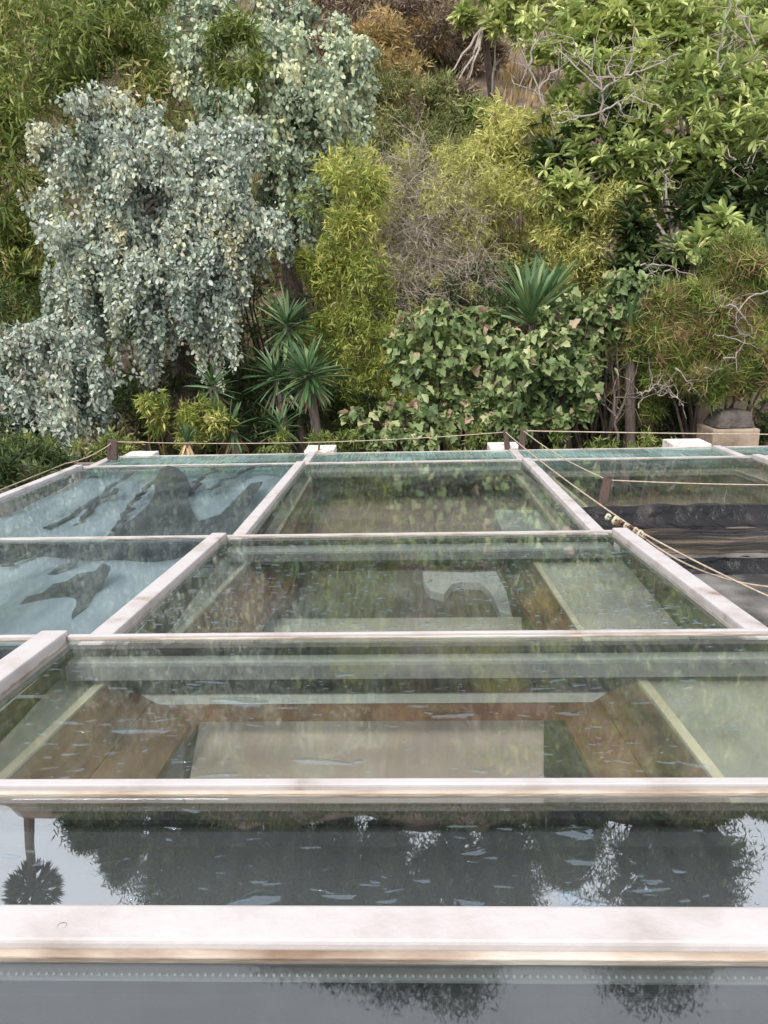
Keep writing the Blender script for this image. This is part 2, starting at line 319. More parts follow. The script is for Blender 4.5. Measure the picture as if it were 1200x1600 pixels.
# rows: far Y, far top z, near Y, near top z
ROW = {0: (6.82, 1.732, 5.95, 1.750), 1: (6.03, 1.803, 3.28, 1.905), 2: (3.32, 2.012, 1.74, 2.142), 3: (1.70, 2.248, .86, 2.321), 4: (.882, 2.402, .46, 2.44), 5: (.508, 2.54, .06, 2.575)}
def zrow(r, y):
    a, b, c, d = ROW[r]; return b + (d-b)*(a-y)/(a-c)
def bar_along(name, xa, xb, ya, yb, r, up, th, mat, parent, bevel=.004):   # bar running down the row
    q = [(xa, ya, zrow(r, ya)+up), (xa, yb, zrow(r, yb)+up), (xb, yb, zrow(r, yb)+up), (xb, ya, zrow(r, ya)+up)]
    q = [q[0], q[3], q[2], q[1]] if ya < yb else q
    return slab(name, q, th, mat, parent, bevel)
BWID = .033
def skylight(r, b, label, rails, ynear=None, glass='glass', x0=None, x1=None):
    yf, zf, yn, zn = ROW[r]; yn = ynear or yn
    x0 = X[b] if x0 is None else x0; x1 = X[b+1] if x1 is None else x1
    t = empty('skylight', ((x0+x1)/2, (yn+yf)/2, zrow(r, (yn+yf)/2)-.05)); tag(t, label, 'skylight', 'skylights of the stepped glass roof')
    xa, xb = x0+BWID+.002, x1-BWID-.002
    bw = {5: .040, 4: .018, 3: .017, 0: .008}.get(r, .016); gd = {5: .010, 4: .012, 3: .009}.get(r, .007)
    p = bar_along('glass_pane', xa+.004, xb-.004, yn, yf-bw-.004, r, -gd, .006, M[glass], t, 0)
    fb = slab('top_bar', [(xa, yf-bw, zrow(r, yf-bw)+.001), (xb, yf-bw, zrow(r, yf-bw)+.001), (xb, yf, zf+.001), (xa, yf, zf+.001)], gd, M['paint'], t, .003)
    lw = .006 if r > 3 else .003
    slab('bar_lip', [(xa, yf-bw-lw, zrow(r, yf)-gd*.5), (xb, yf-bw-lw, zrow(r, yf)-gd*.5), (xb, yf-bw+.002, zrow(r, yf)-gd*.45), (xa, yf-bw+.002, zrow(r, yf)-gd*.45)], gd*.6, M['lip'], t, .001)
    gw = {5: .0, 4: .030, 3: .022}.get(r, .02)
    if gw:
        slab('gasket', [(xa+.006, yf-bw-gw-.012, zrow(r, yf-bw-gw)-gd-.0105), (xb-.006, yf-bw-gw-.012, zrow(r, yf-bw-gw)-gd-.0105), (xb-.006, yf-bw-.004, zf-gd-.0105), (xa+.006, yf-bw-.004, zf-gd-.0105)], .006, M['gasket'], t)
    for s in rails:
        xc = X[b] if s < 0 else X[b+1]
        n = 'side_bar'
        o = bar_along(n, xc-BWID, xc+BWID, yn, yf+.0, r, .012, .038, M['paint'], t, .006)
        bar_along('bar_lip', xc-BWID-.003, xc+BWID+.003, yn, yf-.004, r, -.012, .02, M['lip'], t, .002)
    for xx, s in ((xa, 1), (xb, -1)):
        q0, q1 = sorted((xx+s*.006, xx+s*.022))
        bar_along('edge_seal', q0, q1, yn, yf-bw-gw-.014, r, -gd-.011, .005, M['gasket' if r > 1 else 'alu'], t, 0)
    return t, p
S = {}
S[0, 1] = skylight(0, 1, 'low narrow strip of teal glass at the far left edge of the roof', (-1,), glass='glassfar')
S[0, 2] = skylight(0, 2, 'low narrow strip of teal glass beyond the middle bay, between two white blocks', (-1, 1), glass='glassfar')
S[0, 3] = skylight(0, 3, 'low narrow strip of teal glass beyond the right bay', (1,), glass='glassfar')
S[0, 4] = skylight(0, 4, 'low strip of teal glass at the far right corner of the roof', (), glass='glassfar')
S[1, 1] = skylight(1, 1, 'blue-grey skylight at far left over pale and dark hooded shapes added for its reflections', (-1,), glass='glassleft')
S[1, 2] = skylight(1, 2, 'clear skylight in the middle bay farthest row, brown timber well with pale box inside', (-1, 1))
S[1, 3] = skylight(1, 3, 'clear skylight at the right behind the black tarred roof', (1,), ynear=4.33)
S[1, 4] = skylight(1, 4, 'clear skylight cut by the right frame edge beyond the rope', (), ynear=4.33)
S[2, 1] = skylight(2, 1, 'blue-grey skylight at left, second row, over a creased pale sheet added for its reflections', (-1,), glass='glassleft')
S[2, 2] = skylight(2, 2, 'clear rain-spotted skylight of the middle bay with a white arched panel seen below', (-1, 1))
S[3, 1] = skylight(3, 1, 'blue-grey skylight at left, third row, mostly cut by the frame', (-1,), glass='glassleft')
S[3, 2] = skylight(3, 2, 'clear wet skylight of the middle bay over a beige panel between timber boards', (-1, 1))
S[4, 2] = skylight(4, 2, 'dark skylight reflecting sky, palm and conifers just beyond the thick near bar', (-1, 1), glass='glassnear')
S[5, 2] = skylight(5, 2, 'nearest skylight at the bottom of the view, with the thick white bar and dotted spacer', (-1, 1), glass='glassfive')
# dotted spacer and dark strip of the nearest skylight (under the glass)
t5 = S[5, 2][0]; z5 = 2.54
slab('spacer_bar', [(-.8, .461, 2.515), (.88, .461, 2.515), (.88, .490, 2.515), (-.8, .490, 2.515)], .008, M['alu'], t5)
slab('dark_spacer', [(-.8, .4495, 2.514), (.88, .4495, 2.514), (.88, .4605, 2.514), (-.8, .4605, 2.514)], .01, M['gasket'], t5)
parts = []
for i in range(180):
    x = -.5 + i*.0058; ps = tube([(x, .4655, 2.5152), (x, .4655, 2.5164)], [.0014, .0009], 6); ps[1].append(tuple(range(6, 12))); parts.append(ps)
V, Fc = merge(parts); o = mesh('spacer_perforations', V, Fc, M['white'], t5); o['kind'] = 'stuff'
mesh('spot', *tube([(-.272, .483, z5+.0012), (-.272, .483, z5+.0032)], [.0042, .0035], 10), M['rust'], t5)
# steel angles under the far edge of rows 2..4
for r, da, db in ((4, .008, .028), (3, .012, .062), (2, .02, .12), (1, .03, .16)):
    t = S[r, 2][0]; yf = ROW[r][0]; z = zrow(r, yf)
    box('steel_angle', X[2]+.05, X[3]-.05, yf-db, yf-da, z-.075, z-.045, M['white' if r == 4 else 'angle'], t, .002)
    box('angle_web', X[2]+.05, X[3]-.05, yf-db-.014, yf-db-.0005, z-.085, z-.05, M['alu'], t)

# ---- the roof deck under the glass with the timber wells
LEDZ = {1: 1.715, 2: 1.90, 3: 2.14, 4: 2.27}
def lerp(a, b, t): return a + (b-a)*t
def well(r, L2, R2, iL, iR, zi, ynear, label, b=2, yfar=None, strip=True, wallmat='timber', splay=True, floor=None):
    """L2,R2: two pixels each on the rim (far, near); iL,iR same for the inner rim at depth zi"""
    z = LEDZ[r]; t = empty('light_well', (0, (ynear+ROW[r][0])/2, z-.2)); tag(t, label, 'light well', 'timber light wells under the glass')
    def line(p, zz):
        a, c = atZ(*p[0], zz), atZ(*p[1], zz)
        f = lambda y: a[0] + (c[0]-a[0])*(y-a[1])/(c[1]-a[1])
        return f, a[1]
    fl, y1 = line(L2, z); fr_, _ = line(R2, z); gl, y2 = line(iL, zi); gr, _ = line(iR, zi)
    yb = yfar or ROW[r][0]-.01; xa, xb = X[b]+.005, X[b+1]-.005
    yn = ynear; LM = M['ledge']
    def P(x, y, zz=z): return (x, y, zz)
    slab('left_ledge', [P(xa, yn), P(fl(yn), yn), P(fl(y1), y1), P(xa, y1)], .03, LM, t)
    slab('right_ledge', [P(fr_(yn), yn), P(xb, yn), P(xb, y1), P(fr_(y1), y1)], .03, LM, t)
    if yb > y1+.01: slab('far_ledge', [P(xa, y1+.001), P(xb, y1+.001), P(xb, yb), P(xa, yb)], .03, LM, t)
    if strip:
        for f, s in ((fl, -1), (fr_, 1)):
            wd = .022*s
            q = [P(f(yn)+min(wd, 0), yn, z+.006), P(f(yn)+max(wd, 0), yn, z+.006), P(f(y1)+max(wd, 0), y1, z+.006), P(f(y1)+min(wd, 0), y1, z+.006)]
            slab('edge_strip', q, .006, M['strip'], t)
    # reveals: sloping boards on both sides, far board
    nb = 2
    for (f, g, s) in ((fl, gl, 1), (fr_, gr, -1)):
        for k in range(nb):
            a0, a1 = k/nb+.004, (k+1)/nb-.004
            def Q(y, yy, a): return (lerp(f(y), g(yy), a), lerp(y, yy, a), lerp(z-.004, zi, a))
            q = [Q(yn, yn, a0), Q(yn, yn, a1), Q(y1, y2, a1), Q(y1, y2, a0)]
            if s < 0: q = q[::-1]
            slab('reveal_board', q, .015, M[wallmat], t)
    mid = lerp(z, zi, .6)
    q = [(fl(y1), y1, z-.031), (fr_(y1), y1, z-.031), (lerp(fr_(y1), gr(y2), .6), lerp(y1, y2, .6), mid), (lerp(fl(y1), gl(y2), .6), lerp(y1, y2, .6), mid)]
    V = [np.array(p) for p in q] + [np.array(p)+np.array([0, .02, 0]) for p in q]
    mesh('far_board', V, HEX, M['angle'], t)
    q = [(lerp(fl(y1), gl(y2), .6), lerp(y1, y2, .6)+.002, mid-.002), (lerp(fr_(y1), gr(y2), .6), lerp(y1, y2, .6)+.002, mid-.002), (gr(y2), y2, zi), (gl(y2), y2, zi)]
    V = [np.array(p) for p in q] + [np.array(p)+np.array([0, .02, 0]) for p in q]
    mesh('lower_board', V, HEX, M['rust'], t)
    if floor: e = .9 if r == 2 else .05; slab('well_floor', [(gl(yn)-.1, yn, floor[0]), (gr(yn)+.1, yn, floor[0]), (gr(y2)+.1, y2+e, floor[0]), (gl(y2)-.1, y2+e, floor[0])], .02, M[floor[1]], t)
    return t, fl, fr_, gl, gr, y1, y2
W3 = well(3, ((175, 1060), (20, 1210)), ((990, 1057), (1110, 1215)), ((300, 1128), (245, 1215)), ((872, 1105), (928, 1215)), 2.03, .84, 'brown splayed timber well under the wet middle skylight with the beige panel')
W2 = well(2, ((395, 872), (285, 990)), ((825, 868), (905, 990)), ((470, 893), (405, 990)), ((782, 890), (845, 990)), 1.78, 1.76, 'timber light well with dark interior holding the white arched panel', floor=(1.50, 'darkfloor'))
W1 = well(1, ((490, 742), (435, 835)), ((802, 738), (850, 800)), ((497, 750), (478, 835)), ((797, 746), (838, 800)), 1.58, 3.40, 'farthest middle timber light well with pale box at its right', floor=(1.48, 'brownfloor'))
# right-bay well (row 1)
W1r = well(1, ((858, 740), (900, 776)), ((1140, 733), (1195, 752)), ((862, 746), (900, 776)), ((1136, 739), (1190, 756)), 1.58, 4.36, 'timber light well under the glass beyond the black tarred roof', b=3, floor=(1.48, 'brownfloor'))
# beige panel in well 3, with bevelled left cheek
zb = 1.965
c = [atZ(290, 1215, zb), atZ(850, 1215, zb), atZ(850, 1124, zb), atZ(290, 1148, zb)]
ext = lambda a, b_: a + (a-b_)*.45
bp = slab('beige_panel', [tuple(ext(c[0], c[3])), tuple(ext(c[1], c[2])), tuple(c[2]), tuple(atZ(312, 1125, zb))], .06, M['beige'], None, .004)
tag(bp, 'flat beige panel lying inside the timber well under the wet glass', 'panel')
cl = atZ(285, 1150, zb)
ck = slab('side_cheek', [tuple(ext(atZ(247, 1215, 1.95), atZ(300, 1128, 1.95))), tuple(ext(atZ(286, 1215, 1.955), atZ(286, 1148, 1.955))), tuple(atZ(287, 1150, 1.955)), tuple(atZ(287, 1148, 1.95))], .05, M['greypanel'], bp)
# inside of row 2
o = slab('olive_beam', [tuple(atZ(405, 990, 1.72)), tuple(atZ(815, 990, 1.72)), tuple(atZ(815, 964, 1.72)), tuple(atZ(425, 967, 1.72))], .08, M['ledge'], None)
tag(o, 'pale crossbeam low in the timber well nearest the white bar', 'beam')
# white arched panel
zA = 1.55
pts = [(660, 892), (735, 894), (775, 892), (792, 925), (800, 960), (780, 955), (766, 925), (752, 910), (722, 908), (706, 912), (694, 928), (672, 922), (662, 908)]
base = [atZ(px, py, zA) for px, py in pts]
nA = len(base); V = [tuple(p) for p in base] + [tuple(p - np.array([0, 0, .05])) for p in base]
Fc = [tuple(range(nA))[::-1], tuple(range(nA, 2*nA))] + [(i, (i+1) % nA, nA+(i+1) % nA, nA+i) for i in range(nA)]
o = mesh('arched_panel', V, Fc, M['white'], None, bevel=.006); tag(o, 'white arched panel like a wheel arch seen through the rain-spotted glass', 'panel')
cc = atZ(673, 908, zA)
mesh('round_hole_trim', *tube([cc+np.array([0, 0, .001]), cc+np.array([0, 0, .006])], [.012, .010], 12), M['alu'], o)
# pale box in row 1 right
q = [atZ(792, 850, 1.66), atZ(945, 850, 1.66), atZ(925, 797, 1.66), atZ(772, 796, 1.66)]
o = slab('pale_box', [tuple(p) for p in q], .12, M['white'], None, .004); tag(o, 'pale green-white box under the right side of the farthest middle skylight', 'box')
# panels under rows 4 and 5
o = box('grey_blind', X[2]+.02, X[3]-.02, .02, .862, 2.31, 2.33, M['greypanel']); tag(o, 'smooth dark grey blind drawn under the two nearest skylights', 'blind')
# sheets added under the panes; their tones stand in for reflection and film
def sheet(r, label, yn=None, b=1):
    yf = ROW[r][0]-.03; yn = yn or ROW[r][2]+.02; nX, nY = 40, 50; V = []
    for j in range(nY+1):
        for i in range(nX+1):
            x = lerp(X[b]+.04, X[b+1]-.04, i/nX); y = lerp(yn, yf, j/nY)
            V.append((x, y, zrow(r, y)-.075 - .03 + .012*sin(x*9+y*3)+.008*sin(x*17-y*8)))
    Fc = [(j*(nX+1)+i, j*(nX+1)+i+1, (j+1)*(nX+1)+i+1, (j+1)*(nX+1)+i) for j in range(nY) for i in range(nX)]
    o = mesh('reflection_sheet', V, Fc, M['reflectpale'], None, smooth=True); tag(o, label, 'reflection sheet', 'added pale sheets standing in for reflections in the skylights'); return o
SHEETS = {}; SHEETS[1] = sheet(1, 'added blue-grey sheet standing in for reflection and film in the far left skylight'); SHEETS[2] = sheet(2, 'added blue-grey sheet standing in for reflection and film in the second left skylight'); sheet(3, 'added blue-grey sheet standing in for reflection and film in the third left skylight')
sheet(0, 'added blue-grey sheet standing in for reflections in the narrow far left strip of glass')
def cutout(name, pts, z, mat, label, cat, th=.015):
    base = [atZ(px, py, z) for px, py in pts]; n_ = len(base)
    V = [tuple(p) for p in base] + [tuple(p-np.array([0, 0, th])) for p in base]
    Fc = [tuple(range(n_))[::-1], tuple(range(n_, 2*n_))] + [(i, (i+1) % n_, n_+(i+1) % n_, n_+i) for i in range(n_)]
    o = mesh(name, V, Fc, mat, None)
    if label: tag(o, label, cat)
    return o
cutout('reflection_patch', [(165, 838), (205, 812), (232, 788), (243, 768), (240, 752), (250, 734), (262, 727), (276, 730), (290, 742), (298, 760), (292, 776), (300, 796), (310, 814), (345, 803), (372, 775), (392, 755), (410, 752), (380, 800), (352, 838)],
       1.80, M['reflectdark'], 'dark hooded cloth shape added for reflection and film in the far left skylight', 'silhouette')  # hooded dark shape put in for the mix of reflection and film
cutout('reflection_patch', [(-40, 985), (0, 962), (28, 948), (42, 932), (66, 926), (84, 912), (104, 908), (122, 896), (148, 892), (160, 880), (172, 884), (163, 905), (150, 921), (136, 946), (118, 962), (98, 992), (60, 1005), (-40, 1015)],
       1.972, M['reflectdark'], 'dark jagged cloth spread under the second left skylight', 'silhouette')  # jagged hill-like outline put in for dark reflection and film
for b_, wh_ in ((2, 'middle'), (3, 'right')):
    sh0 = sheet(0, f'added teal sheet standing in for reflections in the narrow far {wh_} strip of glass', b=b_)
    for i in range(13):
        x = lerp(X[b_]+.1, X[b_+1]-.1, (i+rng.uniform(.1, .9))/13); P = [(x+rng.normal()*.012+.02*j*(-1 if b_ == 2 else 1), 6.1+j*.085, 1.655) for j in range(8)]
        V, Fc = tube(P, list(rng.uniform(.004, .016, 8)), 4); mesh('reflection_streak', V, Fc, M['reflectdark'], sh0)  # dark squiggles built as tubes stand in for reflections in the far strip
for rr_, z_, pls in ((1, 1.775, [[(257, 742), (228, 762), (214, 778), (206, 795), (190, 815), (180, 836)], [(345, 725), (330, 738), (305, 752), (300, 775)], [(210, 735), (165, 770), (130, 795), (60, 836)], [(185, 760), (140, 800), (90, 838)], [(395, 728), (370, 742), (345, 750), (335, 768)]]),
                     (2, 1.955, [[(55, 850), (40, 868), (0, 892)], [(30, 858), (0, 875)], [(100, 880), (60, 915), (45, 935), (0, 962)], [(150, 852), (80, 895), (0, 945)]])):
    for pl in pls:
        pts = [atZ(px, py, z_) for px, py in pl]; P = []
        for i in range(len(pts)-1):
            for f in (0, .25, .5, .75): P.append(pts[i]+(pts[i+1]-pts[i])*f + np.array([rng.normal()*.018, rng.normal()*.03, 0]))
        V = []; wd = rng.uniform(.010, .022, len(P))
        for p, w_ in zip(P, wd): V += [p+[-w_, 0, 0], p+[w_, 0, 0], p+[w_, 0, -.01], p+[-w_, 0, -.01]]
        Fc = []
        for i in range(len(P)-1):
            a = 4*i; Fc += [(a+e, a+(e+1) % 4, a+4+(e+1) % 4, a+4+e) for e in range(4)]
        mesh('reflection_streak', V, Fc, M['reflectdark'], SHEETS[rr_])  # dark wavy ribbons added for reflection and film in the left panes
# ---- building shell
bx = box
sh = empty('roof_building', (0, 3.4, 0)); tag(sh, 'low building carrying the stepped glass roof', 'building')
bx('inner_floor', -4.4, 4.6, .0, 6.9, .3, .42, M['inner'], sh)
bx('far_wall', -4.46, 4.6, 6.84, 6.92, .3, 1.66, M['inner'], sh)
bx('left_wall', -2.74, -2.695, -.4, 6.83, .3, 1.66, M['inner'], sh)
bx('near_wall', -2.69, 4.6, -.3, -.2, .3, 2.2, M['inner'], sh)
for k, r in enumerate((1, 2, 3, 4)):   # risers between the rows
    yf = ROW[r+1][0]; bx('riser', X[1]+.04, X[3]-.03, yf-.03, yf-.012, ROW[r][3]-.04, ROW[r+1][1]-.03, M['gasket'], sh)
# long sides of the upper rows (right side of middle bay)
for r in (2, 3, 4):
    yf, zf, yn, zn = ROW[r]; y2 = yn
    V = [(.945, yn, 1.5), (.965, yn, 1.5), (.965, yf-.01, 1.5), (.945, yf-.01, 1.5), (.945, yn, zn-.03), (.965, yn, zn-.03), (.965, yf-.01, zf-.03), (.945, yf-.01, zf-.03)]
    mesh('side_upstand', V, [(3, 2, 1, 0), (4, 5, 6, 7), (0, 1, 5, 4), (1, 2, 6, 5), (2, 3, 7, 6), (3, 0, 4, 7)], M['gasket'], sh)
V = [(.945, 3.3, 1.5), (.965, 3.3, 1.5), (.965, 4.36, 1.5), (.945, 4.36, 1.5), (.945, 3.3, 1.86), (.965, 3.3, 1.86), (.965, 4.36, 1.83), (.945, 4.36, 1.83)]
mesh('side_upstand', V, [(3, 2, 1, 0), (4, 5, 6, 7), (0, 1, 5, 4), (1, 2, 6, 5), (2, 3, 7, 6), (3, 0, 4, 7)], M['gasket'], sh)
# ---- tarred roof at the right
tr = empty('tarred_roof', (3, 2.3, 1.6)); tag(tr, 'flat grey felt roof with wet black stepped upstand at right of the glass', 'roof')
def lumpy(name, xa, xb, prof, mat, parent, nx=90, amp=.008):
    V = []; n = len(prof)
    for i in range(nx+1):
        x = lerp(xa, xb, i/nx)
        for k, (y, z) in enumerate(prof):
            V.append((x, y + amp*(sin(x*7+k*1.3)+.6*sin(x*19+k*2.1)+.4*rng.normal()), z + amp*.8*(sin(x*5+k)+.7*sin(x*23+k*1.7)+.4*rng.normal())))
    Fc = [(i*n+k, (i+1)*n+k, (i+1)*n+k+1, i*n+k+1) for i in range(nx) for k in range(n-1)]
    return mesh(name, V, Fc, mat, parent, smooth=True)
lumpy('upper_step', .968, 5.2, [(4.345, 1.855), (4.33, 1.85), (4.31, 1.81), (4.28, 1.765), (4.25, 1.748), (4.22, 1.744)], M['tar'], tr, amp=.007)
lumpy('wet_shelf', .968, 5.2, [(4.225, 1.745), (4.1, 1.742), (3.95, 1.74), (3.8, 1.742), (3.74, 1.749), (3.70, 1.75)], M['shelf'], tr, amp=.004)
lumpy('lower_step', .968, 5.2, [(3.70, 1.75), (3.69, 1.746), (3.68, 1.73), (3.668, 1.71), (3.655, 1.690), (3.64, 1.684), (3.62, 1.676)], M['tar'], tr, amp=.005)
bx('felt_roof', .968, 5.2, .0, 3.645, 1.5, 1.683, M['gravel'], tr)
bx('roof_body', .97, 5.2, .01, 4.3, .4, 1.5, M['inner'], tr)
# pale edge line in the grey felt material
V, Fc = [], []
o = lumpy('pale_edge_strip', 1.0, 5.2, [(3.735, 1.757), (3.70, 1.760), (3.688, 1.752)], M['gravel'], tr, amp=.004); o.name = 'pale_edge_trim'

# ---- blocks, stakes, ropes
def block(x, w_, label, y0=6.86, z0=1.60, z1=1.75, d=.3):
    o = bx('kerb_block', x-w_/2, x+w_/2, y0, y0+d, z0, z1, M['concrete'], None, .008); tag(o, label, 'block', 'painted blocks at the far roof edge'); return o
def bxat(px, py, Y): return float(atY(px, py, Y)[0])
block(bxat(212, 712, 6.9), .27, 'painted white block at the far roof edge, leftmost', z1=1.715)
block(bxat(499, 705, 6.9), .27, 'painted white block at the far end of the left middle glazing bar', z1=1.745)
block(bxat(789, 698, 6.9), .27, 'rust-stained white block beside the pair of wooden pegs', z1=1.745)
block(bxat(1080, 690, 6.9), .34, 'long white block at the far roof edge on the right', z1=1.75)
def peg(p0, p1, w_, label):
    p0, p1 = np.array(p0), np.array(p1); d = unit(p1-p0); a = unit(np.cross(d, [0, 1, 0])); b_ = np.cross(d, a)
    q = [(-.5, -.3), (.5, -.3), (.5, .3), (-.5, .3)]
    V = [p0 + a*w_*u + b_*w_*v for u, v in q] + [p1 + a*w_*u*.92 + b_*w_*v*.92 + d*(.012*(u+.1)) for u, v in q]
    o = mesh('wooden_peg', V, HEX, M['stake'], None, bevel=.003); tag(o, label, 'peg', 'dark wooden pegs that carry the rope'); return p1
pA = peg(atY(176, 718, 6.55), atY(177, 688, 6.55), .085, 'dark wooden peg at the far left corner of the roof')
pB = peg(atY(793, 703, 6.86), atY(790, 673, 6.86), .05, 'thin dark peg, left one of the pair by the stained block')
pC = peg(atY(814, 706, 6.83), atY(818, 671, 6.83), .055, 'dark wooden peg, right one of the pair by the stained block')
pD = peg(atY(938, 800, 4.42), atY(950, 747, 4.45), .05, 'dark wooden peg leaning right above the black tarred step')
pE = peg(atY(498, 703, 6.9), atY(499, 694, 6.9), .018, 'short thin peg standing on the middle white block')
def rope(a, b, sag, label, n=24, r=.0040):
    a, b = np.array(a), np.array(b)
    pts = [a + (b-a)*s - np.array([0, 0, 4*sag*s*(1-s)]) for s in np.linspace(0, 1, n)]
    V, Fc = tube(pts, r, 6); o = mesh('rope', V, Fc, M['rope'], None, smooth=True)
    return tag(o, label, 'rope', 'thin jute ropes strung round the roof')
dz = np.array([0, 0, -.012])
rope(pA+dz, pB+dz, .05, 'thin jute rope running level from the left corner peg to the pair of pegs')
rope(pC+dz, atY(1500, 680, 6.9), .01, 'straight jute rope from the pair of pegs off to the right edge', r=.0055)
rope(pC+dz, pD+dz, .03, 'jute rope dropping from the pair of pegs to the leaning peg')
rope(pD+dz, atY(1300, 758, 4.5), .01, 'pale cord from the leaning peg level to the right edge', r=.0042)
kx = atY(992, 826, 3.42); rope(pB+dz, kx, .02, 'jute rope from the left peg of the pair down to the knotted bundle')
rope(pA+dz, atY(103, 724, 6.2), .03, 'slack rope from the left corner peg down to the glass edge')
rope(atY(103, 724, 6.2), atY(-60, 790, 4.6), .0, 'rope lying along the left edge bar of the glass roof')
rope(kx, atY(1230, 945, 2.75), .01, 'jute rope running from the knots over the felt roof to the right')
rope(kx+np.array([0, .02, -.01]), atY(1215, 918, 2.85), .06, 'second slacker rope from the knots over the felt roof')
V, Fc = [], []
kn = empty('rope_knots', kx); tag(kn, 'bundle of knotted white and brown cord on the end of the glazing bar', 'knot')
for i, (px, py, rr) in enumerate([(950, 808, .012), (962, 814, .015), (967, 818, .013), (978, 822, .010), (985, 826, .012), (993, 829, .011), (1000, 834, .013), (1006, 838, .010)]):
    c_ = atY(px, py, 3.50-.02*i); 
    pts = [c_ + rr*np.array([cos(a)*.9, sin(a*1.5)*.6, sin(a)*.9]) for a in np.linspace(0, 2*pi*.95, 12)]
    mesh('knot', *tube(pts, rr*.55, 6), M['strip' if i in (0, 1, 6) else 'rope' if i % 2 else 'rust'], kn, smooth=True)

# ---- rain drops on the glass
def drop_mesh(n=12, seed=0, elong=3.0):
    r = np.random.default_rng(seed); ph = r.uniform(0, 6, 3)
    V = [(0, 0, .16)]; Fc = []
    for ring, (rr, zz) in enumerate(((.55, .13), (.88, .06), (1., 0))):
        for k in range(n):
            a = 2*pi*k/n; q = rr*(1+.22*sin(2*a+ph[0])+.16*sin(3*a+ph[1])+.1*sin(5*a+ph[2]))
            V.append((q*cos(a)*elong, q*sin(a), zz))
    for k in range(n): Fc.append((0, 1+k, 1+(k+1) % n))
    for g in range(2):
        for k in range(n):
            a, b = 1+g*n+k, 1+g*n+(k+1) % n; Fc.append((a, a+n, b+n, b))
    return V, Fc
GD = {5: .010, 4: .012, 3: .009, 2: .007, 1: .007}
DM = []
for s in range(8):
    V, Fc = drop_mesh(seed=s, elong=2.2+.5*(s % 4)); me = bpy.data.meshes.new('water_drop'); me.from_pydata(V, [], Fc); me.update()
    me.polygons.foreach_set('use_smooth', [True]*len(me.polygons)); me.materials.append(M['drop']); DM.append(me)
def drop(r, px, py, wpx, hpx=None):
    root, pane = S[r, 2]
    zz = zrow(r, 1.0); 
    p = atZ(px, py, zz)
    for _ in range(4): p = atZ(px, py, zrow(r, p[1])-GD[r]+.0004)
    sx = wpx/F*np.linalg.norm(p-CAM)/2/2.6
    o = bpy.data.objects.new('water_drop', random.choice(DM)); COL.objects.link(o); o.parent = pane
    o.location = p; o.scale = (sx, sx*random.uniform(.45, .95), min(.014, sx*1.1)); o.rotation_euler = (0, 0, random.uniform(-.25, .25))
for a in [(900, 1301, 62), (910, 1347, 60), (742, 1331, 42), (720, 1291, 30), (790, 1295, 22), (905, 1408, 95), (1015, 1390, 34), (1018, 1380, 20), (1160, 1386, 16), (1070, 1407, 22), (400, 1405, 95), (532, 1400, 45), (605, 1408, 36), (735, 1410, 50), (15, 1338, 24), (45, 1330, 16), (785, 1385, 20), (890, 1395, 46), (915, 1310, 20), (300, 1267, 26), (790, 1265, 18), (600, 1370, 12), (660, 1376, 30), (1020, 1376, 22)]:
    drop(4, *a)
for a in [(378, 1096, 80), (452, 1106, 34), (110, 1129, 36), (165, 1132, 22), (218, 1142, 60), (183, 1075, 20), (255, 1125, 26), (335, 1066, 40), (540, 1054, 38), (870, 1062, 36), (785, 1062, 16), (845, 1076, 30), (700, 1115, 100), (820, 1118, 26), (888, 1114, 44), (1002, 1098, 24), (1075, 1063, 34), (988, 1161, 18), (975, 1190, 22), (1042, 1191, 24), (1090, 1196, 40), (855, 1178, 22), (750, 1205, 30), (500, 1190, 60), (560, 1190, 30), (345, 1211, 50), (400, 1133, 22), (130, 1143, 20), (905, 1070, 30), (640, 1080, 24), (655, 1103, 40), (930, 1135, 22)]:
    drop(3, *a)
for _ in range(110):
    r = random.choice((3, 3, 4)); drop(r, random.uniform(60, 1150), random.uniform(1045, 1205) if r == 3 else random.uniform(1285, 1405), random.uniform(9, 22))
for _ in range(60): drop(2, random.uniform(420, 1060), random.uniform(850, 985), random.uniform(9, 20))
# fine droplets, joined per pane
for r, y0, y1, n_, sz in ((3, .95, 1.62, 420, .0024), (2, 1.95, 3.2, 1000, .0056), (1, 3.8, 5.6, 500, .007)):
    parts = []
    for _ in range(n_):
        x = rng.uniform(X[2]+.06, X[3]-.06); y = rng.uniform(y0, y1); s = sz*rng.uniform(.5, 1.5); zz = zrow(r, y)-GD[r]+.0004; e = rng.uniform(1, 3)
        V = [(x+s*e*cos(a), y+s*sin(a), zz) for a in np.linspace(0, 2*pi, 7)[:6]] + [(x, y, zz+s*.45)]
        parts.append((V, [(k, (k+1) % 6, 6) for k in range(6)]))
    V, Fc = merge(parts); pn = S[r, 2][1]
    o = bpy.data.objects.new('fine_raindrops', bpy.data.meshes.new('fine_raindrops')); o.data.from_pydata(V, [], Fc); o.data.materials.append(M['drop'])
    o.data.polygons.foreach_set('use_smooth', [True]*len(o.data.polygons))
    COL.objects.link(o); o.parent = pn; o['kind'] = 'stuff'

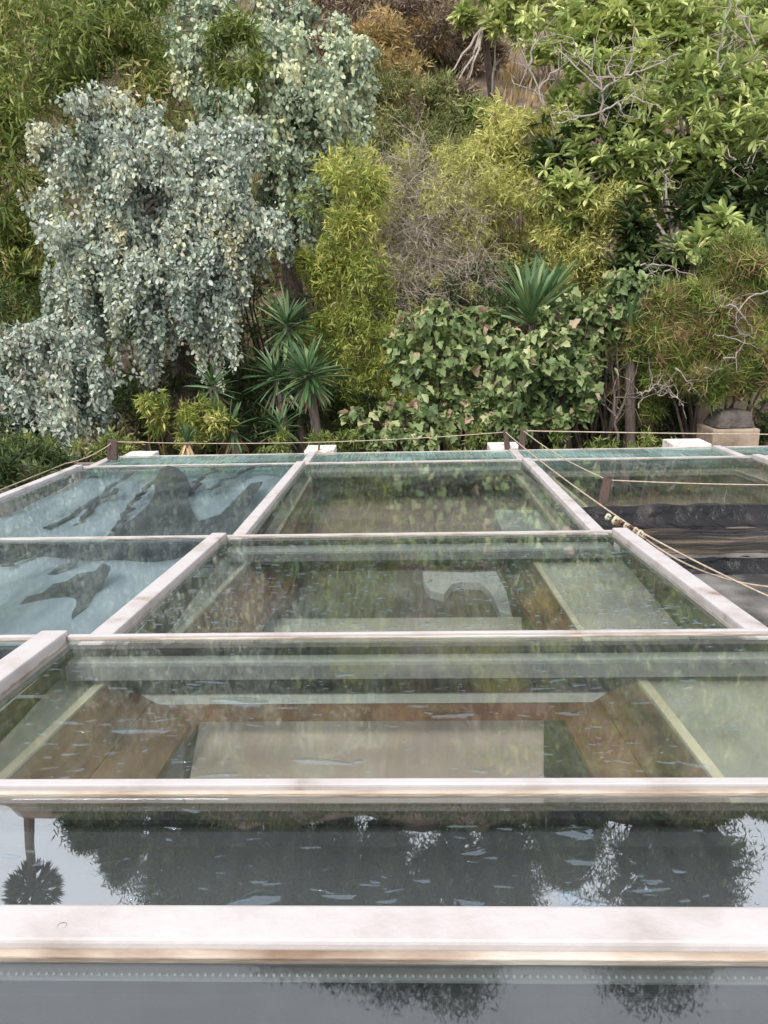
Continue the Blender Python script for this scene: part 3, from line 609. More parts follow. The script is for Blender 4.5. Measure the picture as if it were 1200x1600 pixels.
# ------------------------------------------------------------ vegetation
def base_under(px, py, Y, dx=0):
    p = atY(px, py, Y); return gpt(p[0]+dx, Y)
def gum(label, blobs, per, strands, mat, Y, bx_, nparts=0, leaf=.057, group=None, droop=(.25, .8), name='eucalyptus_tree'):
    b = base_under(bx_, 640, Y+.3); t = empty(name, b); tag(t, label, 'tree', group)
    C, R = clumps(blobs, [int(q*1.5) for q in per], .13, (.45, 1.08)); ct = rng.normal(size=len(C))*.17; cl = rng.uniform(*droop, len(C))*rng.uniform(.5, 1.25, len(C))
    c0, r0_ = blob_world(blobs[0]); top = trunk(b, c0+np.array([0, .3, -.1*r0_[2]]), .17, M['bark'], t)
    limbs(top, C[rng.permutation(len(C))[:26]], .045, M['palelimb'], t)
    n = strands; k = rng.integers(0, len(C), n)
    # a bough: strands that fan out at the top and gather towards the hanging tip
    off = rng.normal(size=(n, 3))*np.maximum(R[k, None], .085)*[1.0, 1.0, .6]; st = C[k] + off
    ln = cl[k]*rng.uniform(.45, 1.1, n); m_ = (ln/(leaf*.40)).astype(int)+2
    sway = unit(rng.normal(size=(len(C), 3))*[1, .8, .1])*rng.uniform(.05, .25, (len(C), 1))
    ids = np.repeat(np.arange(n), m_); s = np.concatenate([np.linspace(0, 1, q) for q in m_])
    P = st[ids] + sway[k][ids]*np.sqrt(s)[:, None] - off[ids]*(s*.65)[:, None]; P[:, 2] -= (s**1.2)*ln[ids] - .06*np.sin(s*3)
    P += rng.normal(size=P.shape)*leaf*.33
    D = rng.normal(size=P.shape)*.6 + sway[k][ids]*.8; D[:, 2] -= .85
    tb = rng.beta(2, 2, n)*.6 + .18; tint = tb[ids] + ct[k][ids] + rng.normal(size=len(P))*.12
    tint = np.clip(tint, 0, .88); tint[rng.random(len(P)) < .02] = .97
    yel = rng.random(len(C)) < .16; tint[yel[k][ids]] = np.clip(tint[yel[k][ids]]+.3, 0, .93)
    sz = leaf*rng.uniform(.4, 1.3, len(P))
    split_leaves(nparts, P, D, sz, 'round', tint, mat, t, rnd=.9, upb=.5)
    # hanging stems
    parts = []
    for i in rng.permutation(n)[:min(n, 260)]:
        q = [st[i] + sway[k[i]]*math.sqrt(s_) - off[i]*s_*.65 - np.array([0, 0, s_**1.2*ln[i]]) for s_ in (0, .35, .7, 1)]; parts.append(tube(q, .003, 3))
    V, Fc = merge(parts); o = mesh('hanging_stems', V, Fc, M['bark'], t); o['kind'] = 'stuff'
    return t
EG = 'silver-leaved eucalyptus trees beyond the glass roof'
gum('large silver-leaved weeping eucalyptus filling the left of the view', [(250, 290, 155, 95, 9.0), (150, 300, 75, 75, 8.9), (355, 340, 80, 65, 8.9), (240, 400, 135, 75, 8.75), (125, 370, 50, 60, 8.7), (300, 240, 100, 60, 9.2), (350, 470, 40, 45, 8.8), (250, 480, 60, 40, 8.7), (60, 215, 35, 14, 9.0), (160, 160, 45, 26, 9.1), (220, 205, 60, 35, 9.2)], (34, 14, 16, 26, 9, 12, 6, 6, 3, 4, 6), 4700, L['euc'], 9.3, 300, 300, group=EG)
gum('taller pale green eucalyptus behind, right of the large silver one', [(430, 170, 110, 100, 11.0), (500, 220, 70, 120, 11.2), (420, 110, 130, 55, 11.2), (530, 130, 55, 60, 11.2), (470, 290, 60, 70, 11), (340, 90, 70, 50, 11.4), (330, 200, 60, 50, 11)], (26, 14, 14, 7, 7, 7, 5), 2100, L['euc2'], 11.6, 470, 0, leaf=.075, group=EG)
gum('low eucalyptus with hanging grey-green branches at the lower left edge', [(60, 560, 110, 70, 8.2), (20, 630, 80, 70, 8.0), (130, 640, 70, 60, 8.2), (0, 520, 70, 40, 8.2), (110, 545, 60, 40, 8.3)], (18, 10, 10, 5, 7), 1500, L['euc'], 8.6, 70, 250, group=EG, droop=(.25, .6))
gum('distant silver eucalyptus top at the upper edge above the pale green one', [(370, 30, 100, 50, 14.0), (460, 20, 60, 40, 14.2), (300, 60, 40, 40, 14)], (14, 7, 5), 650, L['euc2'], 14.5, 380, 0, leaf=.085, group=EG)

def tufty(name, label, cat, blobs, per, n, mat, Y, leaf, tpl='lance', stem='cane', cr=.3, tuft=5, dirz=.15, nst=16, trunkmat='bark', thick=.012, group=None, spread=.5, droopy=0., nparts=0, bpx=None, hasstem=True):
    bx_ = bpx or blobs[0][0]; b = base_under(bx_, 600, Y+.2); t = empty(name, b); tag(t, label, cat, group)
    C, R = clumps(blobs, per, cr)
    if hasstem: limbs(b, C[rng.permutation(len(C))[:nst]], thick, M[stem], t, name='stem', sag=.1)
    k = rng.integers(0, len(C), n); ctr = C[k] + rng.normal(size=(n, 3))*R[k, None]*spread
    tint0 = np.repeat(rng.beta(2, 2, n)*.75, tuft) + np.repeat((rng.normal(size=len(C))*.16)[k], tuft) + .07
    P = np.repeat(ctr, tuft, 0) + rng.normal(size=(n*tuft, 3))*leaf*.25
    ax = unit(unit(ctr-C[k])*.7 + rng.normal(size=(n, 3))*.6 + np.array([0, -.2, dirz]))
    D = np.repeat(ax, tuft, 0)*.7 + rng.normal(size=P.shape)*.6; D[:, 2] -= droopy
    split_leaves(nparts, P, D, leaf*rng.uniform(.6, 1.25, len(P)), tpl, tint0 + rng.normal(size=len(P))*.12, mat, t, rnd=.9)
    return t
BG = 'bamboo clumps on the slope'
tufty('bamboo_clump', 'dark green bamboo thicket at the upper left corner', 'bamboo', [(90, 150, 160, 130, 12), (30, 300, 110, 150, 11.5), (200, 90, 90, 90, 12.4), (0, 90, 90, 80, 12.5), (20, 440, 70, 80, 11.2)], (34, 24, 16, 12, 10), 6800, L['bam_dark'], 12.6, .16, group=BG, cr=.3, droopy=.4)
tufty('bamboo_clump', 'small green bamboo tuft in front of the pale eucalyptus top', 'bamboo', [(370, 85, 45, 55, 10.6)], (12,), 500, L['bam_dark'], 11, .13, group=BG, droopy=.3, bpx=370)
tufty('bamboo_clump', 'bright yellow-green bamboo column in the centre, right of the eucalyptus', 'bamboo', [(545, 300, 55, 60, 9.4), (520, 370, 60, 70, 9.3), (500, 400, 35, 40, 9.2)], (16, 16, 6), 1900, L['bam_yel'], 9.7, .095, group=BG, droopy=.2)
tufty('bamboo_clump', 'darker green lower bamboo under the bright yellow column, beside the yuccas', 'bamboo', [(545, 455, 65, 70, 9.3), (560, 550, 70, 70, 9.1), (490, 520, 28, 26, 8.9), (600, 620, 50, 60, 9.0), (620, 500, 40, 40, 9.4), (540, 620, 45, 50, 8.8)], (16, 16, 5, 11, 7, 8), 3300, L['bam_mid'], 9.7, .085, group=BG, droopy=.2)
tufty('bamboo_clump', 'low bright bamboo by the roof edge below the large eucalyptus', 'bamboo', [(275, 655, 45, 40, 7.9), (320, 665, 50, 35, 7.9), (240, 640, 20, 30, 7.8)], (8, 8, 4), 650, L['bam_yel'], 8.1, .09, group=BG, droopy=.2)
tufty('willow_bush', 'yellowish fine-leaved bush right of the grey twiggy one', 'bush', [(805, 225, 60, 50, 11.2), (760, 275, 75, 55, 11), (800, 330, 90, 70, 10.8), (840, 400, 60, 60, 10.5), (850, 200, 35, 30, 11.3)], (15, 16, 22, 12, 4), 4800, L['bam_pale'], 11.5, .10, droopy=.2)
tufty('willow_bush', 'olive fine-leaved bush below the whorl-leaved trees at right centre', 'bush', [(930, 370, 80, 75, 10.4), (900, 430, 70, 50, 10.2), (960, 300, 60, 40, 10.6), (700, 420, 80, 60, 10.4)], (22, 14, 8, 10), 3600, L['bam_pale'], 10.8, .085, droopy=.2)
tufty('feathery_bush', 'soft olive bush high on the slope under the dry grass', 'bush', [(650, 180, 80, 60, 13), (620, 240, 70, 60, 12.4), (690, 250, 60, 50, 12.4), (640, 330, 90, 80, 11.6), (720, 350, 60, 70, 11.2)], (18, 14, 10, 20, 14), 4300, L['olive'], 13, .10, droopy=-.1, bpx=650)

def twiggy(label, blobs, n, Y, mat='twig', name='dry_bush', seglen=.28, thick=.0045, bpx=None, sub=3, cat='bush'):
    b = base_under(bpx or blobs[0][0], 600, Y+.2); t = empty(name, b); tag(t, label, cat)
    cen = [blob_world(q) for q in blobs]; parts = []; allp = []
    for i in range(n):
        c, r = cen[rng.integers(len(cen))]
        p = c + unit(rng.normal(size=3))*r*rng.uniform(.1, .9); d = unit(rng.normal(size=3)*[1, .7, .8]+np.array([0, -.3, .25]))
        pts = [p]
        for s in range(4):
            d = unit(d + rng.normal(size=3)*.35 + np.array([0, 0, -.12])); pts.append(pts[-1]+d*seglen*.5)
        parts.append(tube(pts, list(np.linspace(thick, thick*.4, 5)), 3))
        for q in range(sub):
            j = rng.integers(1, 4); d2 = unit(d+rng.normal(size=3)*.8); parts.append(tube([pts[j], pts[j]+d2*seglen*.3, pts[j]+d2*seglen*.6+rng.normal(size=3)*.03], [thick*.6, thick*.45, thick*.25], 3))
    V, Fc = merge(parts); o = mesh('twigs', V, Fc, M[mat], t); o['kind'] = 'stuff'
    limbs(b, [c+rng.normal(size=3)*r*.4 for c, r in cen for _ in range(4)], .02, M['bark'], t, name='stem')
    return t
twiggy('dry grey twiggy bush in the centre of the slope', [(650, 400, 75, 70, 9.9), (720, 430, 60, 55, 9.8), (640, 300, 70, 80, 10.3), (700, 330, 60, 60, 10.2), (620, 460, 50, 40, 9.7)], 1150, 10.2)
tufty('creeper', 'sparse green creeper growing through the dry twigs', 'creeper', [(660, 360, 90, 90, 10.1), (610, 480, 40, 60, 9.6), (700, 470, 70, 40, 9.8), (720, 300, 70, 60, 10.2), (600, 280, 50, 60, 10.3)], (22, 8, 8, 12, 8), 2600, L['bam_pale'], 10.3, .065)

# whorl-leaved trees
def whorl(label, blobs, per, n, Y, mat, leaf=.19, nparts=0, group='whorl-leaved trees on the right slope', k_=10, bpx=None, nl=26, pale='palelimb', r=.03):
    b = base_under(bpx or blobs[0][0], 600, Y+.3); t = empty('broadleaf_tree', b); tag(t, label, 'tree', group)
    C, R = clumps(blobs, per, .35)
    c0, rr = blob_world(blobs[0]); top = trunk(b, c0-np.array([0, 0, .5*rr[2]]), .09, M['bark'], t)
    limbs(top, C[rng.permutation(len(C))[:nl]], r, M[pale], t)
    q = rng.integers(0, len(C), n); ctr = C[q] + rng.normal(size=(n, 3))*R[q, None]*.55
    ax = unit(rng.normal(size=(n, 3))*.45 + np.array([0, -.35, .9]))
    h = unit(np.cross(ax, rng.normal(size=(n, 3)))); g = np.cross(ax, h)
    an = np.tile(np.arange(k_)*2*pi/k_, n) + np.repeat(rng.uniform(0, 6, n), k_) + rng.normal(size=n*k_)*.2
    A, H, G = (np.repeat(v, k_, 0) for v in (ax, h, g))
    el = np.tile(np.linspace(.9, -.25, k_), n)[:, None] + rng.normal(size=(n*k_, 1))*.15
    D = unit(H*np.cos(an)[:, None] + G*np.sin(an)[:, None] + A*el)
    tint = np.repeat(rng.beta(2, 2, n)*.9, k_) + rng.normal(size=n*k_)*.1; tint[rng.random(len(tint)) < .03] = 1
    sz = leaf*np.repeat(rng.uniform(.7, 1.15, n), k_)*rng.uniform(.8, 1.1, n*k_)
    P = np.repeat(ctr, k_, 0)
    # frames with blade facing the whorl axis
    split_leaves(nparts, P, D, sz, 'oblong', tint, mat, t, rnd=.3, upb=1)
    return t
whorl('large whorl-leaved tree with glossy foliage at the right edge', [(1080, 200, 150, 80, 10.6), (1160, 110, 90, 80, 11), (1000, 250, 110, 60, 10.5), (1110, 300, 100, 50, 10.4), (940, 300, 80, 60, 10.3), (1180, 240, 70, 80, 10.2)], (40, 22, 26, 16, 16, 14), 760, 11, L['ros'], nparts=300, k_=11)
whorl('pale-leaved whorl tree at the top right with bare limbs', [(960, 60, 130, 50, 13), (1080, 50, 110, 55, 13), (900, 70, 60, 45, 13), (925, 140, 55, 50, 12.4), (1000, 130, 90, 50, 12.4)], (34, 26, 20, 14, 14), 850, 13.4, L['rospale'], leaf=.21)
whorl('light green whorl-leaved sapling beside the bare earth at top centre', [(760, 25, 45, 22, 15), (825, 20, 50, 35, 14.5), (705, 152, 36, 14, 13.6)], (10, 10, 5), 160, 15.2, L['rospale'], leaf=.24, bpx=770)
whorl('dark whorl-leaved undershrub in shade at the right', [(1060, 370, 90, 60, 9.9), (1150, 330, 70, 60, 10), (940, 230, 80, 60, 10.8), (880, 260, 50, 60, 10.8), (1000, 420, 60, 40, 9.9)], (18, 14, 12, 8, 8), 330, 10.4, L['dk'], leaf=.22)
whorl('small pachira-like shrub with long green leaves beside the conifer', [(1080, 400, 50, 25, 9.3), (1140, 370, 40, 30, 9.4)], (8, 6), 50, 9.6, L['ros'], leaf=.26)

# bare pale branches
def bare(label, segs, Y, r, mat='palelimb', name='bare_branch', group='bare pale branches among the foliage', twigs=True):
    parts = []
    for s in segs:
        pts = [atY(px, py, Y + (q[0] if q else 0)) for (px, py, *q) in s]; k = len(pts)
        # subdivide with wobble
        P = []
        for i in range(k-1):
            for f in (0, .33, .66): P.append(pts[i]+(pts[i+1]-pts[i])*f + (rng.normal(size=3)*.012 if f else 0))
        P.append(pts[-1]); parts.append(tube(P, list(np.linspace(r*.62, r*.26, len(P))), 5))
        for q in P[2:]:
            for _ in range(int(twigs and rng.random() < .75)):
                d = unit(rng.normal(size=3)*[1, .5, 1]+np.array([0, 0, .3])); ll = rng.uniform(6, 18)*r; m1 = q+d*ll*.5+rng.normal(size=3)*ll*.08
                parts.append(tube([q, m1, q+d*ll+rng.normal(size=3)*ll*.15], [r*.28, r*.2, r*.1], 4))
    V, Fc = merge(parts); o = mesh(name, V, Fc, M[mat], None, smooth=True); return tag(o, label, 'branch', group)
bare('pale bare forking limb with many twigs in the upper right foliage', [
    [(938, 188, .1), (940, 140), (925, 110), (928, 60)], [(940, 140), (900, 105), (870, 75, .2)], [(940, 145), (975, 118), (990, 80), (985, 60)], [(938, 175), (905, 182), (880, 192), (860, 190)],
    [(938, 178), (965, 160), (985, 150), (1010, 130)], [(925, 110), (905, 90), (895, 60)], [(975, 118), (1000, 112), (1030, 100), (1060, 85, .2)], [(905, 182), (880, 175), (860, 178)], [(965, 160), (975, 180), (1000, 185)], [(938, 178), (945, 190), (948, 200)], [(960, 128), (950, 105), (960, 85)], [(985, 150), (1010, 160), (1030, 165)], [(920, 118), (955, 120), (985, 122)]], 10.0, .022)
bare('pale trunk leaning on the bare slope at top centre', [[(850, 175), (842, 140), (825, 105), (808, 60)], [(842, 140), (860, 115), (878, 105), (875, 65)], [(825, 105), (835, 70), (850, 50)], [(850, 165), (848, 150), (830, 140)]], 12.2, .03)
bare('thin straight white sapling stem on the bare slope', [[(769, 150), (772, 105), (774, 70), (770, 30)], [(772, 105), (790, 85), (805, 65)]], 15, .034, twigs=False)
bare('tall pale stem at the upper right edge', [[(1120, 135), (1122, 80), (1135, 40), (1142, 0)], [(1122, 128), (1150, 115), (1185, 85)], [(1122, 125), (1140, 70), (1150, 50)], [(1180, 70), (1165, 40), (1150, 10)], [(1090, 120), (1100, 132), (1112, 125)]], 10.6, .026)
bare('grey curved limb under the whorl-leaved tree at the right', [[(1115, 318, .2), (1150, 300), (1170, 270), (1165, 250)], [(1150, 300), (1190, 302), (1230, 300)], [(1115, 318, .2), (1100, 340, .3), (1090, 400, .3)], [(1165, 268), (1150, 250), (1140, 245)]], 9.9, .028)
bare('small pale dead twig fork among whorl leaves', [[(1055, 285), (1035, 270), (1025, 262)], [(1035, 270), (1050, 258), (1052, 250)], [(1040, 272), (1045, 290), (1060, 295)]], 9.6, .012)
bare('white broken twigs arching above the conifer', [[(1000, 415), (1020, 412), (1050, 416), (1090, 435)], [(1050, 416), (1035, 430), (1028, 450)], [(1000, 440), (1020, 425), (1035, 413)], [(1050, 416), (1062, 440)]], 8.4, .015)

# broad leaved shrub
def broad(label, blobs, per, n, Y, nparts=300, leaf=.115, bpx=None):
    b = base_under(bpx or blobs[0][0], 650, Y+.2); t = empty('broadleaf_shrub', b); tag(t, label, 'shrub', 'broad-leaved shrubs at the roof edge')
    C, R = clumps(blobs, [int(q*1.2) for q in per], .22, (.5, 1.12)); ct = rng.normal(size=len(C))*.14
    limbs(b, C[rng.permutation(len(C))[:22]], .03, M['bark'], t, name='stem')
    q = rng.integers(0, len(C), n); P = C[q] + rng.normal(size=(n, 3))*R[q, None]*.65
    D = rng.normal(size=(n, 3))*.55 + np.array([0, -.5, -.35])
    tint = rng.beta(2, 2, n)*.75 + ct[q]; tint = np.clip(tint, 0, .9); tip = P[:, 2] > C[q][:, 2] + R[q]*.45; tint[tip] += .2; tint[tip & (rng.random(n) < .16)] = .98
    split_leaves(nparts, P, D, leaf*rng.uniform(.55, 1.2, n), 'heart', tint, L['big'], t, rnd=.7, upb=.8)
broad('big broad-leaved shrub with pinkish young leaves behind the middle of the roof', [(695, 560, 75, 70, 8.2), (790, 590, 80, 65, 8.0), (650, 640, 60, 45, 8.0), (770, 655, 90, 35, 7.8), (875, 600, 50, 50, 8.0), (690, 500, 55, 25, 8.3), (760, 505, 40, 18, 8.3), (840, 530, 60, 40, 8.2), (900, 625, 30, 35, 7.9)], (26, 28, 14, 16, 15, 9, 6, 14, 6), 3700, 8.5, 300)
broad('upper spray of broad leaves between the fan plant and the conifer', [(930, 500, 50, 45, 8.3), (985, 455, 40, 28, 8.3), (900, 540, 40, 40, 8.3), (970, 480, 40, 30, 8.3)], (14, 10, 8, 8), 1100, 8.7, 120, bpx=950)
broad('low broad-leaved creeper at the roof edge right of the sword-leaf plants', [(590, 680, 50, 25, 7.6), (640, 680, 50, 22, 7.5), (560, 660, 20, 20, 7.7)], (10, 8, 4), 420, 7.8, 60, leaf=.11)

# conifer / juniper
tufty('conifer', 'spreading conifer with browning needle tufts at the right edge', 'conifer', [(1100, 500, 110, 60, 8.2), (1160, 430, 60, 50, 8.3), (1020, 540, 70, 60, 8.3), (1170, 570, 60, 45, 8.0), (1060, 580, 60, 40, 8.2), (1000, 600, 50, 50, 8.5), (1110, 600, 30, 20, 7.9)], (44, 20, 26, 16, 14, 10, 5), 1900, L['jun'], 8.6, .15, tpl='needle', tuft=40, stem='bark', cr=.2, thick=.03, dirz=.6, spread=.5, bpx=1120)
bare('grey twisted dead branches in the conifer', [[(1200, 455), (1170, 465), (1150, 490), (1155, 520), (1180, 530)], [(1150, 480), (1165, 500), (1175, 520)], [(1120, 525), (1150, 530), (1185, 545)], [(1120, 525), (1118, 515)], [(1140, 500), (1145, 480), (1148, 472)], [(1130, 560), (1150, 560), (1160, 540), (1163, 528)], [(1150, 480), (1125, 478), (1115, 490)], [(1055, 575), (1080, 600), (1100, 595), (1105, 575)], [(1080, 600), (1095, 620)], [(1100, 575), (1115, 580), (1130, 575)]], 7.8, .014)
bare('pale twisted dead twigs low under the conifer', [[(998, 638), (1003, 615), (1020, 605), (1030, 618), (1045, 612), (1058, 620)], [(1020, 605), (1028, 600), (1040, 608)], [(1003, 615), (996, 610)], [(1045, 612), (1062, 625), (1068, 635)]], 7.8, .015)
bare('brown forked stem by the dark gap under the broad leaves', [[(965, 690), (962, 650), (940, 630)], [(962, 655), (975, 630), (985, 600)], [(960, 650), (958, 610)]], 7.9, .03, mat='bark')

# stone pier
t = empty('stone_pier', atY(1140, 700, 7.9)*[1, 1, 0]+np.array([0, 0, .4])); tag(t, 'sandstone pier with dark weathered cap under the conifer', 'pier')
pc = atY(1140, 690, 7.9); x_ = pc[0]
bx('block', x_-.235, x_+.235, 7.75, 8.2, .4, float(atY(1140, 671, 7.75)[2]), M['stone'], t, .02)
zc = float(atY(1140, 671, 7.75)[2])
mesh('cap_stone', [(x_-.21, 7.77, zc+.003), (x_-.21, 8.18, zc+.003), (x_+.21, 8.18, zc+.003), (x_+.21, 7.77, zc+.003), (x_-.13, 7.85, zc+.17), (x_-.13, 8.1, zc+.17), (x_+.16, 8.1, zc+.17), (x_+.16, 7.85, zc+.17)], HEX, M['cap'], t, bevel=.045)
xx = float(atY(1130, 600, 8.7)[0]); o = bx('stone_wall', xx-.28, xx+.34, 8.65, 9.1, .4, float(atY(1120, 560, 8.7)[2]), M['stone'], None, .03); tag(o, 'pale rough masonry pillar behind the pier, half hidden by conifer', 'pillar')

# yuccas
def yucca(label, px, py, Y, leaf, n, base_px=None, tilt=(0, -.35, .9), mat='yuc', dead=14, name='yucca', stem=True, spreadel=(1.3, -.7), light=0.):
    c = atY(px, py, Y); b = gpt(c[0]+.1, c[1]+.15); t = empty(name, b); tag(t, label, 'yucca', 'sword-leaved yucca plants')
    if stem:
        V, Fc = tube([b, b+(c-b)*.5+np.array([.04, 0, 0]), c], [.07, .055, .05], 8); mesh('stem', V, Fc, M['bark'], t, smooth=True)
    ax = unit(np.array(tilt, float)); h = unit(np.cross(ax, [0.3, 1, 0.1])); g = np.cross(ax, h)
    an = np.arange(n)*2.39996; el = np.linspace(spreadel[0], spreadel[1], n)
    D = unit(h*np.cos(an)[:, None] + g*np.sin(an)[:, None] + ax*el[:, None] + rng.normal(size=(n, 3))*.13)
    P = c + ax*np.linspace(.06, -.08, n)[:, None] + D*.02
    tint = rng.uniform(.15+light, .75+light, n); tint[rng.random(n) < .12] = 1
    leaf_parts(P, D, leaf*rng.uniform(.6, 1.1, n), 'sword', tint, L[mat], t, rnd=.15)
    if dead:
        an = rng.uniform(0, 6.3, dead); D = unit(h*np.cos(an)[:, None]*.55 + g*np.sin(an)[:, None]*.55 - ax*1.0 + rng.normal(size=(dead, 3))*.1)
        leaf_parts(np.repeat(c[None]-ax*.08, dead, 0), D, leaf*rng.uniform(.6, .95, dead), 'sword', rng.uniform(0, 1, dead), L['dry'], t, rnd=.3)
yucca('bright green yucca fan above the broad-leaved shrub', 830, 498, 8.6, .62, 64, tilt=(0, -.1, 1), spreadel=(2.2, 0.1), dead=0, light=.25)
yucca('taller yucca tip just behind the bright fan plant', 856, 470, 9.3, .5, 40, tilt=(.15, 0, 1), spreadel=(2.2, .2), dead=0, light=.1)
yucca('largest dark yucca rosette left of the bamboo column', 482, 588, 8.0, .44, 90, dead=26, tilt=(0, -.6, .8))
yucca('upper dark yucca rosette under the silver branches', 448, 510, 8.5, .42, 70, tilt=(.1, -.5, .9), dead=10)
yucca('dark yucca rosette left of the largest one', 432, 590, 8.3, .40, 60, tilt=(-.2, -.4, .9), dead=14)
yucca('small low yucca below the largest rosette', 440, 668, 7.9, .30, 46, tilt=(0, -.5, .8), dead=14)
yucca('tall thin yucca with dead brown skirt below the eucalyptus', 333, 605, 8.1, .32, 40, dead=40)
yucca('small yucca with brown skirt near the roof edge', 362, 668, 7.9, .30, 44, dead=26)
yucca('dark spiky yucca among the shrubs at right', 880, 580, 8.1, .42, 50, dead=0, tilt=(-.2, -.2, 1))
yucca('narrow upright yucca between the broad leaves and the conifer', 985, 510, 8.15, .34, 34, dead=0, spreadel=(3, .8), light=.1, tilt=(0, 0, 1))
c = atY(292, 690, 7.35)
t = empty('dried_palm_tuft', gpt(c[0], c[1])); tag(t, 'small fan of dry straw-coloured leaves at the roof edge', 'dry tuft')
V, Fc = tube([gpt(c[0], c[1]), c], [.04, .03], 6); mesh('stem', V, Fc, M['bark'], t)
D = unit(np.stack([np.linspace(-.6, .6, 16), -.3+rng.normal(size=16)*.2, -1+0*np.linspace(0, 1, 16)], 1)); leaf_parts(np.repeat(c[None], 16, 0), D, .24*rng.uniform(.8, 1.1, 16), 'sword', rng.uniform(.4, 1, 16), L['dry'], t, rnd=.4)
leaf_parts(np.repeat(c[None], 18, 0), unit(rng.normal(size=(18, 3))*.6+np.array([0, -.1, .8])), .22*rng.uniform(.8, 1.1, 18), 'sword', rng.uniform(.2, .6, 18), L['yuc'], t, rnd=.4)

# dark understory bushes behind the roof edge, and shrubs that clothe the slope
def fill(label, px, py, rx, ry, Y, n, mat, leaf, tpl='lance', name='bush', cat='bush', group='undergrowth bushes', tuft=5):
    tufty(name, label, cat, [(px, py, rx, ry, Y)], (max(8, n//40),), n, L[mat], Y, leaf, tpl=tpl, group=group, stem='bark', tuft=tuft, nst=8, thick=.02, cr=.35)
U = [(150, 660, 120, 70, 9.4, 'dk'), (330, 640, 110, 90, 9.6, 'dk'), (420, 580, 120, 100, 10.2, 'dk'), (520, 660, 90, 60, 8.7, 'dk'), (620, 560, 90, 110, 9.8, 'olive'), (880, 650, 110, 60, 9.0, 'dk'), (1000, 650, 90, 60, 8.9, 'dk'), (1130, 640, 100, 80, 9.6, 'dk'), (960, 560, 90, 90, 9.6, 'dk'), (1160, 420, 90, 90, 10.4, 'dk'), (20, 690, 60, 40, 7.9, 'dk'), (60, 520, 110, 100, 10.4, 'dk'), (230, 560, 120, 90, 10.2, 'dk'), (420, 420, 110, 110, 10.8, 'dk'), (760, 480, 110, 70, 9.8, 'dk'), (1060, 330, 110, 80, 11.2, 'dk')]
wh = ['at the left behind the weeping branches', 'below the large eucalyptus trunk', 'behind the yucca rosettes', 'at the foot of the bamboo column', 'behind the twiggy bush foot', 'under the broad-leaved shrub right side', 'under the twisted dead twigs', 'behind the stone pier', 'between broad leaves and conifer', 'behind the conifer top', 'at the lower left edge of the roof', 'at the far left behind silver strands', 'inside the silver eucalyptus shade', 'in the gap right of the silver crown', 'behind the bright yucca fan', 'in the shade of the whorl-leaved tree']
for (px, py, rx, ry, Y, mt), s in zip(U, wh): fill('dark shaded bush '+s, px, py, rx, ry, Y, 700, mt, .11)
# low strip of fresh green right behind the roof edge
for px, s in ((180, 'near the left corner peg'), (470, 'between the second and third blocks'), (560, 'left of the middle of the edge'), (740, 'below the broad leaves'), (900, 'right of the pair of pegs'), (1010, 'by the long white block'), (60, 'under the left eucalyptus')):
    fill('low green ground bush '+s, px, 705, 60, 30, 7.6, 260, 'bam_dark', .075, name='low_bush', group='low bushes along the roof edge')
# slope vegetation above
SL = [(735, 85, 45, 22, 18.3, 'brown', 'grey-brown dry brush on the bare earth'), (640, 40, 70, 30, 16.5, 'brown', 'greyish brown scrub mound at top centre'), (700, 170, 50, 30, 13.4, 'brown', 'dry brown bush below the bare earth'), (610, 130, 45, 30, 15, 'grass', 'golden dry grass mound right of the pale eucalyptus'), (90, 20, 130, 60, 17, 'olive', 'olive scrub patch at the top left corner'), (220, 30, 80, 45, 17, 'bam_dark', 'green scrub on the slope, top left'), (600, 20, 70, 45, 18, 'brown', 'brown dry scrub at top centre'), (680, 20, 60, 45, 18.5, 'brown', 'brown dry scrub right of top centre'), (530, 50, 60, 60, 17, 'brown', 'dry scrub behind the eucalyptus top'), (560, 160, 50, 60, 14.5, 'olive', 'olive bush right of the pale eucalyptus'), (850, 20, 90, 40, 17, 'olive', 'olive scrub above the white stem'), (1150, 30, 90, 50, 16, 'bam_dark', 'green scrub at the top right corner'), (1000, 10, 90, 30, 17, 'olive', 'olive scrub at top right centre'), (720, 190, 40, 25, 13.2, 'ros', 'fresh green bush below the bare earth'), (600, 90, 40, 50, 15.6, 'grass', 'tan grassy bush on the slope'), (655, 55, 30, 25, 17.5, 'grass', 'orange dry bush near the top')]
for px, py, rx, ry, Y, mt, s in SL: fill(s, px, py, rx, ry, Y, 800, mt, .15, group='scrub on the upper slope')
for px, py, Y, s_ in ((10, 745, 6.0, 'against the left edge bar'), (50, 735, 6.6, 'left of the corner peg'), (-60, 760, 5.2, 'lowest at the left frame edge')):
    fill('dense green bush '+s_, px, py, 70, 40, Y, 500, 'dk', .09, name='low_bush', group='low bushes along the roof edge')
# dry grass
n = 26000; gx = rng.uniform(-3.2, 3.5, n); gy = rng.uniform(15.5, 23, n)
keep = (np.sin(gx*1.7+gy*.9)+np.sin(gy*2.1-gx)+rng.normal(size=n)*.6 > -.3) & ((gx < 1.3) | (rng.random(n) < .06)); gx, gy = gx[keep], gy[keep]
P = np.stack([gx, gy, ground_z(gx, gy)-.03], 1); D = rng.normal(size=P.shape)*.3 + np.array([0, -.2, 1])
o = leaf_mesh('dry_grass', P, D, .38*rng.uniform(.5, 1.2, len(P)), 'lance', rng.uniform(0, 1, len(P)), L['grass'], None); tag(o, 'tan dry grass on the upper slope', 'grass', kind='stuff')
n = 60000; gx = rng.uniform(-14, 14, n); gy = rng.uniform(8.5, 31, n)
keep = ~((gx > 1.2) & (gx < 4.6) & (gy > 16) & (gy < 22)); gx, gy = gx[keep], gy[keep]
